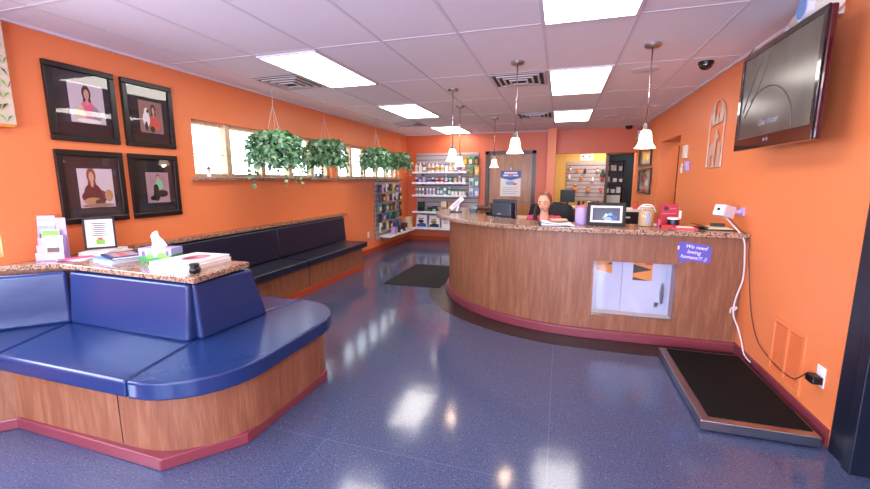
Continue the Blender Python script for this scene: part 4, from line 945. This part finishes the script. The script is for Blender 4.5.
obj('folder', MB().box((-.14, -.12, 0), (.15, .13, .008)).box((-.15, -.1, .005), (.02, .12, .009), rot=Matrix.Rotation(math.radians(12), 3, 'Y'), piv=(.0, 0, .01)), 'black', t_)
obj('papers', MB().box((-.06, -.105, .009), (.12, .1, .018)), 'cream', t_); obj('clip', MB().box((.0, .05, .018), (.1, .1, .045)), 'dusky', t_)
solo('counter_papers', bx((-.05, -.04, 0), (.05, .05, .01)), 'paper', 'small stack of white papers behind the biscuit jar', 'papers', (.90, 4.33, CT), .3)
# phone / card reader at left tip
t_ = thing('card_terminal', 'white tilted card terminal on the left end of the counter', 'card terminal', (-1.33, 5.3, CT), math.radians(10))
obj('base', bx((-.09, -.06, 0), (.07, .06, .012)), 'dusky', t_); obj('neck', MB().cyl((0, .02, .01), (.03, .03, .12), .016), 'white', t_)
obj('terminal_body', MB().box((-.11, -.02, .09), (.11, .02, .15), rot=Matrix.Rotation(math.radians(-42), 3, 'Y')), 'white', t_, bevel=.008); obj('keypad', MB().box((-.07, -.024, .105), (.05, -.02, .135), rot=Matrix.Rotation(math.radians(-42), 3, 'Y'), piv=(0, 0, .12)), 'lavender', t_)
t_ = thing('tape_dispenser', 'small black and teal tape dispenser beside the card terminal', 'tape dispenser', (-1.13, 5.42, CT), 0)
obj('body', MB().prism(rrect(-.05, -.02, .05, .02, .01), 0, .045), 'black', t_); obj('roll', MB().lathe([(.03, -.01), (.03, .01)], (0.03, 0, .05), 18, axis='y'), 'teal', t_)
solo('rolled_mat', MB().cyl((-.2, 0, .035), (.22, .08, .035), .035, 16), 'brown', 'long dark brown rolled mat lying on the counter left of the monitor', 'rolled mat', (-.98, 5.75, CT))
# monitor (back towards visitors)
t_ = thing('computer_monitor', 'navy black monitor seen from behind on the reception desk', 'monitor', (-.66, 4.98, .735), math.radians(-18))
obj('base', MB().prism(E_(0, 0, .11, .085, 24), 0, .014), 'black', t_); obj('neck', bx((-.025, -.02, .01), (.025, .01, .3)), 'black', t_)
obj('casing', MB().box((-.16, .02, .24), (.16, .05, .50)).prism([(-.15, .02), (-.13, -.06), (.13, -.06), (.15, .02)], .27, .46), 'navy_black', t_, bevel=.01)
obj('screen', bx((-.145, .05, .255), (.145, .052, .485)), 'black', t_); obj('rear_badge', bx((-.05, -.062, .32), (.0, -.06, .335)), 'grey', t_); obj('rear_slot', bx((-.06, -.062, .42), (-.01, -.06, .43)), 'black', t_)
# desk clutter
g_ = 'small things on the work desk behind the monitor'
for x, y, c_, nm in ((-.38, 4.95, 'pink', 'pink'), (-.28, 5.0, 'yellow', 'yellow'), (-.2, 5.08, 'mat_white', 'cream')):
    solo('sticky_note_cube', bx((-.035, -.03, 0), (.035, .03, .14)), c_, '%s paper cube on a stand behind the counter left of the chair' % nm, 'notes', (x, y + .9, .93), .1, g_)
# back credenza
t_ = thing('back_credenza', 'low wooden credenza behind the reception area before the wooden door', 'cabinet', (-.78, 6.1, 0))
obj('top', bx((-.35, -.25, .90), (.85, .25, .93)), 'wood_pale', t_); obj('body', bx((-.32, -.22, 0), (.82, .24, .90)), 'wood_panel', t_)
for x in (-.3, .27): obj('door', bx((x, -.235, .05), (x + .53, -.22, .86)), 'wood_panel', t_)
t_ = thing('small_printer', 'small black printer with papers on the credenza behind the monitor', 'printer', (-.9, 6.1, .93))
obj('body', bx((-.15, -.12, 0), (.15, .12, .16)), 'black', t_, bevel=.01); obj('paper_tray', bx((-.12, .02, .16), (.12, .05, .2)), 'green_dark', t_); obj('panel', bx((-.1, -.125, .1), (.05, -.12, .13)), 'dusky', t_)
solo('calculator', MB().box((-.05, -.07, 0), (.05, .07, .03)), 'black', 'black desk calculator on the credenza left of the woman', 'calculator', (-.17, 5.98, .93), .2)
# black file cabinet
t_ = thing('file_cabinet', 'black drawer cabinet with a white top behind the framed picture', 'cabinet', (1.03, 6.6, 0))
obj('body', bx((-.3, -.25, 0), (.25, .25, 1.02)), 'black', t_); obj('top', bx((-.32, -.27, 1.02), (.27, .27, 1.05)), 'paper', t_)
for z in (.1, .42, .74):
    dr = obj('drawer', bx((-.28, -.262, z), (.23, -.25, z + .27)), 'black', t_)
    for x in (-.2, .05): obj('handle', bx((x, -.275, z + .19), (x + .14, -.262, z + .21)), 'paper', dr)
solo('red_glass', MB().lathe([(.03, 0), (.04, .1), (.036, .1), (.028, .01)], seg=16), 'coral', 'coral drinking glass on the white topped cabinet', 'glass', (1.05, 6.5, 1.05))

# ------------------------------------------------------------------ office chair
t_ = thing('office_chair', 'black padded high back office chair behind the woman', 'chair', (-.10, 5.06, 0), math.radians(180))
mb = MB(); N = 12; Mz = 8; F_ = []; 
for side in (0, 1):
    G = []
    for j in range(Mz + 1):
        z = .52 + .68 * j / Mz; row = []
        for i in range(N + 1):
            u = -1 + 2 * i / N; w_ = .29 - .04 * (j / Mz) ** 4
            zz = z - .05 * (abs(u) ** 3) * (j / Mz)
            yy = -.16 - .06 * (j / Mz) + .07 * u * u * -1 * -1
            row.append(mb.bm.verts.new((u * w_, -(yy) * -1 + (.0 if side else -.09 * (1 - u ** 6) * (1 - abs(2 * j / Mz - 1) ** 6) - .01), zz)))
        G.append(row)
    for j in range(Mz):
        for i in range(N):
            q = (G[j][i], G[j][i + 1], G[j + 1][i + 1], G[j + 1][i]); mb.bm.faces.new(q if side else q[::-1])
    F_.append(G)
a, b = F_
for j in range(Mz):
    for i in (0, N): mb.bm.faces.new((a[j][i], a[j + 1][i], b[j + 1][i], b[j][i]))
for i in range(N):
    for j in (0, Mz): mb.bm.faces.new((a[j][i], a[j][i + 1], b[j][i + 1], b[j][i]))
obj('backrest', mb, 'black_matte', t_, smooth=True)
cushion(rrect(-.26, -.2, .26, .27, .08), .37, .45, 'black', t_, .03, 'seat')
obj('gas_stem', MB().cyl((0, 0, .08), (0, 0, .42), .03), 'black', t_)
mb = MB()
for k in range(5):
    a_ = 2 * PI * k / 5; mb.cyl((0, 0, .1), (.28 * math.cos(a_), .28 * math.sin(a_), .07), .022, 8)
obj('star_base', mb, 'black', t_)
for k in range(5):
    a_ = 2 * PI * k / 5; obj('caster', MB().lathe([(.03, -.02), (.03, .02)], (.28 * math.cos(a_), .28 * math.sin(a_), .03), 14, axis='x'), 'black', t_)
for s_ in (-1, 1): obj('armrest', MB().box((s_ * .27 - .03, -.1, .66), (s_ * .27 + .03, .16, .69)).box((s_ * .27 - .015, -.02, .46), (s_ * .27 + .015, .04, .66)), 'black', t_, bevel=.008)

# ------------------------------------------------------------------ person
def skin_mesh(verts, edges, radii, name, root=0, sub=2):
    me = bpy.data.meshes.new(name); me.from_pydata([Vector(v) for v in verts], edges, [])
    o = bpy.data.objects.new(name, me); COL.objects.link(o)
    sk = o.modifiers.new('s', 'SKIN'); sk.use_smooth_shade = True
    for i, r in enumerate(radii):
        d_ = me.skin_vertices[0].data[i]; d_.radius = (r if isinstance(r, tuple) else (r, r)); d_.use_root = (i == root)
    ss = o.modifiers.new('ss', 'SUBSURF'); ss.levels = sub; ss.render_levels = sub
    dg = bpy.context.evaluated_depsgraph_get(); out = bpy.data.meshes.new_from_object(o.evaluated_get(dg))
    bpy.data.objects.remove(o); return out
pr = thing('person', 'seated woman in magenta scrubs with tied back auburn hair, looking down at the counter', 'person', (-.165, 4.74, .01), 0)
# local frame: faces -y, head turned slightly to -x
hipz = .56
V = [(0, .10, hipz), (0, .10, .70), (0, .09, .84), (0, .08, .98), (0, .06, 1.05), (0, .035, 1.12),                       # 0-5 pelvis..neck top
     (-.15, .07, 1.005), (-.20, -.02, .80), (-.14, -.22, .775), (-.10, -.30, .775),                                   # 6 shoulder 7 elbow 8 wrist 9 palm
     (.15, .07, 1.005), (.21, -.04, .80), (.15, -.24, .775), (.11, -.32, .775),                                      # 10-13
     (-.09, .08, .54), (-.10, -.32, .54), (-.10, -.33, .10), (-.10, -.42, .05),                                        # legs 14-17
     (.09, .08, .54), (.10, -.32, .54), (.10, -.33, .10), (.10, -.42, .05)]
Ed = [(0, 1), (1, 2), (2, 3), (3, 4), (4, 5), (3, 6), (6, 7), (7, 8), (8, 9), (3, 10), (10, 11), (11, 12), (12, 13), (0, 14), (14, 15), (15, 16), (16, 17), (0, 18), (18, 19), (19, 20), (20, 21)]
Rr = [(.15, .11), (.13, .1), (.135, .1), (.12, .085), (.05, .05), (.045, .045), .052, .038, .026, (.035, .014), .052, .038, .026, (.035, .014), .08, .06, .04, .035, .08, .06, .04, .035]
body = skin_mesh(V, Ed, Rr, 'body')
bm = bmesh.new(); bm.from_mesh(body)
# head
hc = Vector((0, 0, 1.215)); tiltR = Matrix.Rotation(math.radians(12), 3, 'X'); turn = Matrix.Rotation(math.radians(-14), 3, 'Z'); HR = turn @ tiltR
def head_pt(u, v_):   # u azimuth from front (-y), v polar from top
    x = math.sin(v_) * math.sin(u); y = -math.sin(v_) * math.cos(u); z = math.cos(v_)
    px, py, pz = x * .074, y * .094, z * .112
    if z < -.1:  # jaw narrowing
        k = (-z - .1); px *= 1 - .38 * k; py = py * (1 - .12 * k) - .012 * k
    fr_ = max(0, -y)
    g = lambda du, dz, a, s1, s2: a * math.exp(-((u - du) / s1) ** 2 - ((z - dz) / s2) ** 2) if abs(u) < 1.6 else 0
    py -= g(0, -.22, .026, .13, .16) + g(0, -.05, .012, .1, .2)      # nose
    py += g(.42, .05, .012, .2, .12) + g(-.42, .05, .012, .2, .12)    # eye sockets
    py -= g(0, .26, .005, .7, .12)                                     # brow
    py -= g(0, -.52, .007, .24, .07) + g(0, -.85, .008, .35, .15)      # lips, chin
    return hc + HR @ Vector((px, py, pz))
nu, nv = 48, 32; grid = []
for j in range(nv + 1):
    grid.append([bm.verts.new(head_pt(-PI + 2 * PI * i / nu, max(.001, min(PI - .001, PI * j / nv)))) for i in range(nu)])
for j in range(nv):
    for i in range(nu): bm.faces.new((grid[j][i], grid[j + 1][i], grid[j + 1][(i + 1) % nu], grid[j][(i + 1) % nu]))
# neck
def ring(p, rx, ry): return [bm.verts.new(Vector(p) + Vector((rx * math.cos(2 * PI * i / 16), ry * math.sin(2 * PI * i / 16), 0))) for i in range(16)]
rg_ = [ring(p, a_, b_) for p, a_, b_ in (((0, .06, .96), .10, .07), ((0, .055, 1.02), .085, .062), ((0, .05, 1.05), .052, .052), ((0, .04, 1.09), .043, .046), ((0, .03, 1.13), .043, .05), ((0, .02, 1.19), .04, .05))]
for a, b in zip(rg_, rg_[1:]):
    for i in range(16): bm.faces.new((a[i], a[(i + 1) % 16], b[(i + 1) % 16], b[i]))
bm.faces.new(rg_[0][::-1]); bm.faces.new(rg_[-1])
# fingers and thumbs, ears (rooted inside palm / head)
def blob(p0, p1, r0, r1, seg=8):
    p0, p1 = Vector(p0), Vector(p1); d_ = (p1 - p0).normalized(); u_ = d_.orthogonal().normalized(); w_ = d_.cross(u_); rg = []
    for k in range(5):
        t__ = k / 4; r = (r0 * (1 - t__) + r1 * t__) * (1 if 0 < k < 4 else .55); p = p0.lerp(p1, t__)
        rg.append([bm.verts.new(p + (u_ * math.cos(2 * PI * i / seg) + w_ * math.sin(2 * PI * i / seg)) * r) for i in range(seg)])
    for a, b in zip(rg, rg[1:]):
        for i in range(seg): bm.faces.new((a[i], a[(i + 1) % seg], b[(i + 1) % seg], b[i]))
    bm.faces.new(rg[0][::-1]); bm.faces.new(rg[-1])
for s_, px, py in ((-1, -.10, -.30), (1, .11, -.32)):
    for k, L_ in enumerate((.062, .072, .068, .05)):
        x = px + (k - 1.5) * .018 * -s_ ; mid = (x, py - L_ * .6 - .02, .777); end = (x, py - L_ - .02, .757)
        blob((x, py + .01, .775), mid, .009, .0085); blob(mid, end, .0085, .007)
    m2 = (px - s_ * .045, py - .015, .768); blob((px - s_ * .02, py + .03, .772), m2, .011, .009); blob(m2, (px - s_ * .05, py - .045, .76), .009, .0075)
for s_ in (-1, 1):
    e0 = hc + HR @ Vector((s_ * .070, .008, -.012)); 
    blob(e0 + HR @ Vector((0, 0, -.022)), e0 + HR @ Vector((s_ * .008, .008, .026)), .009, .012)
tmp = bpy.data.meshes.new('b'); bm.to_mesh(tmp); bm.free()
o = bpy.data.objects.new('body', tmp); COL.objects.link(o)
rm = o.modifiers.new('r', 'REMESH'); rm.mode = 'VOXEL'; rm.voxel_size = .0045; rm.use_smooth_shade = True
sm_ = o.modifiers.new('sm', 'SMOOTH'); sm_.iterations = 2; sm_.factor = .5
dg = bpy.context.evaluated_depsgraph_get(); me = bpy.data.meshes.new_from_object(o.evaluated_get(dg)); bpy.data.objects.remove(o)
me.materials.clear(); me.materials.append(M['skin'])
for p in me.polygons: p.use_smooth = True
b_ = obj('body', me, None, pr)
# scrub top and trousers
tV = V[:4] + [(0, .08, 1.035), (-.15, .07, 1.005), (-.185, .005, .87), (.15, .07, 1.005), (.19, .0, .87)]
tE = [(0, 1), (1, 2), (2, 3), (3, 4), (3, 5), (5, 6), (3, 7), (7, 8)]
tm = skin_mesh(tV, tE, [(.165, .125), (.15, .115), (.155, .115), (.14, .098), (.085, .06), .068, .062, .068, .062], 'scrub_top'); tm.materials.clear()
obj('scrub_top', tm, 'magenta', pr)
lV = [V[0], V[14], V[15], V[16], V[18], V[19], V[20]]
lm = skin_mesh(lV, [(0, 1), (1, 2), (2, 3), (0, 4), (4, 5), (5, 6)], [(.17, .125), .1, .075, .06, .1, .075, .06], 'trousers'); lm.materials.clear()
obj('trousers', lm, 'navy', pr)
# hair cap (skull surface scaled out, hairline cut) + bun/ponytail + lock
mb = MB(); bm = mb.bm; G = []
def hair_pt(u, v_):
    p = head_pt(u, v_) - hc; return hc + p * 1.07 + HR @ Vector((0, .004, .003))
for j in range(25):
    row = []
    for i in range(49):
        u = -PI + 2 * PI * i / 48
        vmax = .72 + (PI * .64 - .72) * min(1, max(0, (abs(u) - .75) / .7)) ** 1.2
        row.append(bm.verts.new(hair_pt(u, max(.001, vmax * j / 24))))
    G.append(row)
for j in range(24):
    for i in range(48): bm.faces.new((G[j][i], G[j + 1][i], G[j + 1][i + 1], G[j][i + 1]))
ho = obj('hair', mb, 'hair', pr, smooth=True); so = ho.modifiers.new('so', 'SOLIDIFY'); so.thickness = .006; so.offset = 0
obj('ponytail', MB().tube([tuple(hc + HR @ Vector((-.02, .09, .02))), tuple(hc + Vector((-.07, .09, -.02))), tuple(hc + Vector((-.10, .05, -.12))), tuple(hc + Vector((-.095, -.02, -.22)))], .022, 10), 'hair_dark', pr)
def facept(u, z_, out=.0):
    v_ = math.acos(z_); return head_pt(u, v_) + HR @ Vector((0, -out, 0))
for s_ in (-1, 1):
    mb = MB(); c_ = facept(s_ * .40, .02); mb.ell(tuple(c_ + HR @ Vector((0, .004, 0))), (.014, .007, .006)); obj('eyelid', mb, 'skin_print', pr)
    mb = MB(); mb.tube([tuple(facept(s_ * a_, z_, .0015)) for a_, z_ in ((.22, -.02), (.4, -.05), (.58, -.0))], .0036, 6); obj('eyelash', mb, 'hair_dark', pr)
    mb = MB(); mb.tube([tuple(facept(s_ * a_, z_, .001)) for a_, z_ in ((.18, .2), (.4, .26), (.62, .2))], .0042, 6); obj('eyebrow', mb, 'hair', pr)
mb = MB(); mb.tube([tuple(facept(a_, z_, .001)) for a_, z_ in ((-.26, -.53), (-.1, -.51), (0, -.525), (.1, -.51), (.26, -.53))], .006, 8); obj('mouth', mb, 'lip', pr)

# ------------------------------------------------------------------ right wall things
t_ = thing('television', 'large black flat television with a red tinted edge mounted high on the right wall', 'television', (1.3, 3.285, 1.69), -PI / 2)
W, h_ = 1.04, .69
obj('casing', MB().box((-W / 2, 0, 0), (W / 2, .035, h_)).box((-W / 2 + .15, .035, .1), (W / 2 - .15, .1, h_ - .12)), 'tv_side', t_, bevel=.01)
mb = MB(); bz = .035
for lo, hi in (((-W / 2, 0), (W / 2, .085)), ((-W / 2, h_ - bz), (W / 2, h_)), ((-W / 2, .085), (-W / 2 + bz, h_ - bz)), ((W / 2 - bz, .085), (W / 2, h_ - bz))): mb.box((lo[0], -.012, lo[1]), (hi[0], .0, hi[1]))
obj('bezel', mb, 'tv_bezel', t_, bevel=.003); obj('screen', bx((-W / 2 + bz, -.004, .085), (W / 2 - bz, 0, h_ - bz)), 'tv_picture', t_)
text('maker_badge', 'LG', .028, 'text_grey', t_, 0.01, .05, -.0125); obj('badge_ring', MB().prism(E_(-.03, .05, .01, .01), -.0135, -.012, fn=lambda x, z, y: (x, y, z)), 'grey', t_)
text('screen_caption', 'Use Water', .06, 'text_grey', t_, -.02, .17, -.0045)
mb = MB(); mb.tube([(-.1 + .42 * math.cos(a_) * .9, -.0045, .1 + .30 * math.sin(a_)) for a_ in [PI * k / 10 for k in range(11)]][:8], .004, 6, 'grey')
mb.tube([(-.44, -.0045, .28), (-.3, -.0045, .5), (-.2, -.0045, .62)], .004, 6, 'grey').tube([(-.4, -.0045, .24), (-.22, -.0045, .42), (-.1, -.0045, .6)], .003, 6, 'grey')
mb.mats = ['tv_lines']; obj('screen_lines', mb, None, t_)
obj('wall_arm', MB().box((-.12, .1, .25), (.12, .12, .45)).box((-.03, .12, .3), (.03, .185, .4)).box((-.15, .172, .2), (.15, .185, .5)), 'black', t_)
t_ = thing('emergency_light', 'white emergency light with a round blue lens above the television', 'emergency light', (XR, 3.19, 2.405), -PI / 2)
obj('housing', MB().lathe([(.03, -.2), (.05, -.17), (.06, -.1), (.07, .16), (.05, .2)], (0, -.075, .06), 24, axis='x').box((-.15, -.04, 0), (.15, 0, .12)), 'offwhite', t_)
hd = obj('lamp_head', MB().lathe([(.03, .05), (.05, .03), (.066, -.01), (.066, -.03)], (.1, -.15, .06), 24, axis='y'), 'white', t_)
obj('lens', MB().lathe([(.056, -.034), (.056, -.03)], (.1, -.15, .06), 24, axis='y'), 'blue_light', hd)
hd = obj('lamp_head', MB().lathe([(.03, -.06), (.036, -.05), (.03, 0)], (-.2, -.075, .05), 18, axis='x'), 'white', t_)

t_ = thing('wall_cable_plate', 'white cable plate with a black plug left above the television', 'cable plate', (XR, 4.1, 2.47), -PI / 2)
obj('cover_plate', bx((-.035, -.006, -.06), (.035, 0, .06)), 'white_gloss', t_); obj('plug', MB().box((-.03, -.04, -.015), (.02, -.006, .012)).tube([(-.03, -.03, 0), (-.09, -.04, .02), (-.07, -.02, .06), (-.02, -.02, .08)], .004), 'black', t_)
# silhouette plaque
t_ = thing('pet_silhouette_plaque', 'pale arched cut metal plaque of a dog and cat on the right wall', 'wall art', (XR, 4.86, 1.6), -PI / 2)
mb = MB(); w2 = .2; hh = .45
arch = [(-w2, 0), (-w2, hh)] + [(-w2 * math.cos(PI * k / 14), hh + .21 * math.sin(PI * k / 14)) for k in range(1, 14)] + [(w2, hh), (w2, 0)]
mb.tube([(x, -.01, z) for x, z in arch], .007, 8, sub=2); mb.tube([(-w2, -.01, 0), (w2, -.01, 0)], .007, 8); mb.tube([(-w2, -.01, .41), (w2, -.01, .45)], .005, 8)
obj('arch_frame', mb, 'plaque', t_)
dog = [(-.15, 0), (-.12, 0), (-.115, .12), (-.03, .13), (-.02, 0), (.01, 0), (.015, .16), (.02, .22), (.03, .28), (.075, .28), (.08, .305), (.04, .335), (.03, .38), (.005, .345), (-.02, .32), (-.04, .25), (-.13, .22), (-.175, .14), (-.185, .07), (-.165, .1), (-.15, .14)]
obj('dog_silhouette', MB().plate(dog[::-1], -.013, -.008), 'plaque', t_)
cat = [(.06, 0), (.17, 0), (.17, .08), (.15, .15), (.16, .2), (.155, .245), (.14, .225), (.115, .225), (.1, .245), (.095, .2), (.105, .15), (.07, .08)]
obj('cat_silhouette', MB().plate(cat, -.0135, -.0085), 'plaque', t_)
for s_ in (-1, 1): obj('wing_silhouette', MB().plate([(s_ * .05, .44), (s_ * .13, .43), (s_ * .17, .5), (s_ * .12, .6), (s_ * .09, .63), (s_ * .08, .54)][::s_], -.013, -.009), 'plaque', t_)
obj('small_silhouette', MB().plate([(-.04, .43), (.04, .435), (.02, .5), (.0, .54), (-.03, .5)], -.013, -.009), 'plaque', t_)
# scale display on bracket
t_ = thing('scale_readout', 'white boxy scale readout on a bracket arm above the counter end', 'scale display', (XR, 4.05, 1.2), -PI / 2)
RT = Matrix.Rotation(math.radians(28), 3, 'Z') @ Matrix.Rotation(math.radians(-14), 3, 'X')
obj('wall_bracket', MB().box((-.04, -.012, -.03), (.04, 0, .04)).box((-.015, -.1, -.01), (.015, -.01, .02)), 'lavender', t_)
obj('case', MB().box((-.05, -.19, -.045), (.06, -.08, .055), rot=RT), 'print_grey', t_, bevel=.006); obj('face', MB().box((-.045, -.194, -.038), (.055, -.189, .048), rot=RT, piv=(.005, -.135, .005)), 'white', t_); obj('button', MB().box((-.01, -.198, .0), (.015, -.193, .022), rot=RT, piv=(.005, -.135, .005)), 'black', t_)
# cords
def cord(name, pts, r, mat, label):
    return solo(name, MB().tube(pts, r, 8), mat, label, 'cord')
xc = XR - .02
cord('power_cord', [(XR - .12, 4.05, 1.155), (XR - .1, 3.95, 1.1), (xc - .03, 3.84, 1.0), (xc - .01, 3.83, .85), (xc, 3.84, .66), (xc - .04, 3.82, .5), (xc - .06, 3.78, .38), (xc - .02, 3.76, .26), (xc, 3.72, .16), (xc, 3.66, .09), (xc - .01, 3.52, .082), ], .006, 'cord_white', 'white cord hanging from the scale readout to the scale platform')
solo('cord_tie', MB().tube([(xc - .06, 3.79, .40), (xc - .03, 3.8, .43), (xc - .07, 3.8, .42), (xc - .09, 3.76, .39)], .006, 6), 'cord_white', 'small white twist tie knotted around the white cord', 'cord tie')
cord('power_cord', [(XR - .11, 4.03, 1.155), (XR - .07, 3.93, 1.09), (xc, 3.82, .99), (xc + .01, 3.8, .83), (xc + .01, 3.66, .46), (xc + .01, 3.5, .27), (xc + .01, 3.3, .215), (xc + .01, 3.12, .2), (xc + .01, 2.97, .22), (xc - .005, 2.82, .33), (xc - .02, 2.78, .345)], .0035, 'brown', 'thin dark cord sagging along the right wall to the outlet')
solo('plug_adapter', bx((-.03, -.06, -.025), (.045, -.009, .02)), 'black', 'black plug adapter in the right wall outlet', 'adapter', (XR, 2.745, .335), -PI / 2, bevel=.006)
# return air grille
t_ = thing('wall_air_grille', 'orange painted air return grille low on the right wall', 'air grille', (XR, 3.11, .13), -PI / 2)
mb = MB(); GW, GH = .38, .40
for lo, hi in (((-.2, 0), (.2, .03)), ((-.2, .37), (.2, .40)), ((-.2, .03), (-.17, .37)), ((.17, .03), (.2, .37)), ((-.012, .03), (.012, .37))): mb.box((lo[0], -.012, lo[1]), (hi[0], 0, hi[1]))
obj('frame', mb, 'wall_orange', t_, bevel=.002)
mb = MB()
for k in range(22): mb.box((-.17, -.008, .034 + .0153 * k), (.17, -.002, .041 + .0153 * k), rot=Matrix.Rotation(.5, 3, 'X'))
obj('louvres', mb, 'wall_orange', t_); obj('backing', bx((-.17, -.0015, .03), (.17, -.0005, .37)), 'wall_orange_deep', t_)

# floor scale and mat
t_ = thing('walk_on_scale', 'low black rubber topped pet scale with metal rim by the right wall', 'scale', (1.145, 3.10, 0))
obj('rim', MB().box((-.29, -.55, .012), (.29, .55, .072)), 'steel', t_, bevel=.004)
obj('rubber_top', bx((-.235, -.49, .072), (.278, .525, .077)), 'rubber_mat', t_)
for x in (-.25, .25):
    for y in (-.5, .5): obj('foot', MB().lathe([(.02, 0), (.02, .014)], (x, y, 0), 12), 'black', t_)
solo('door_mat', MB().prism(rrect(-.42, -.7, .42, .7, .01), 0, .008), 'carpet_mat', 'black rectangular carpet mat on the floor before the counter end', 'mat', (-1.95, 5.86, .0005))

# ------------------------------------------------------------------ light
w = bpy.data.worlds.new('World'); sc.world = w; w.use_nodes = True
bg = w.node_tree.nodes['Background']; bg.inputs[0].default_value = (.80, .90, 1, 1); bg.inputs[1].default_value = 6.0
def area(name, loc, rot, sx, sy, power, col):
    l_ = bpy.data.lights.new(name, 'AREA'); l_.shape = 'RECTANGLE'; l_.size = sx; l_.size_y = sy; l_.energy = power; l_.color = col
    o = bpy.data.objects.new(name, l_); COL.objects.link(o); o.location = loc; o.rotation_euler = rot; return o
# daylight through the front windows and the left windows
area('daylight_front_left', (-2.15, YF - .25, 1.4), (PI / 2 + .3, 0, 0), 2.0, 1.7, 250, (.62, .70, 1))
area('daylight_front_right', (.2, YF - .25, 1.4), (PI / 2 + .3, 0, 0), 1.9, 1.7, 230, (.62, .70, 1))
area('daylight_side', (XL - .25, .1, 1.6), (0, -PI / 2, 0), 1.3, 3.2, 160, (.62, .72, 1))
# pendant bulbs
for x, y, z in ((-1.28, 4.87, 1.70), (-1.46, 5.98, 1.67), (-1.15, 7.29, 1.69), (-.43, 3.96, 1.72), (.65, 3.78, 1.73)):
    l_ = bpy.data.lights.new('pendant_bulb', 'POINT'); l_.energy = 2.5; l_.color = (1, .8, .6); l_.shadow_soft_size = .03
    o = bpy.data.objects.new('pendant_bulb', l_); COL.objects.link(o); o.location = (x, y, z + .0)
# lamps in the rooms beyond
area('yellow_room_lamp', (1.0, 10.3, ZC - .05), (0, 0, 0), .6, 1.2, 38, (1, .93, .84)); area('corridor_lamp', (2.3, 6.4, ZC - .05), (0, 0, 0), .6, 1.0, 12, (1, .93, .84))
area('store_lamp', (1.9, 12.1, ZC - .05), (0, 0, 0), .4, .4, 14, (.9, .95, 1))

vs = sc.view_settings; vs.view_transform = 'Standard'; vs.look = 'None'; vs.gamma = 1; vs.use_curve_mapping = False; vs.exposure = 0
sc.cycles.use_denoising = True; sc.cycles.max_bounces = 10; sc.cycles.diffuse_bounces = 5; sc.cycles.glossy_bounces = 4; sc.cycles.transparent_max_bounces = 12
sc.cycles.sample_clamp_indirect = 6
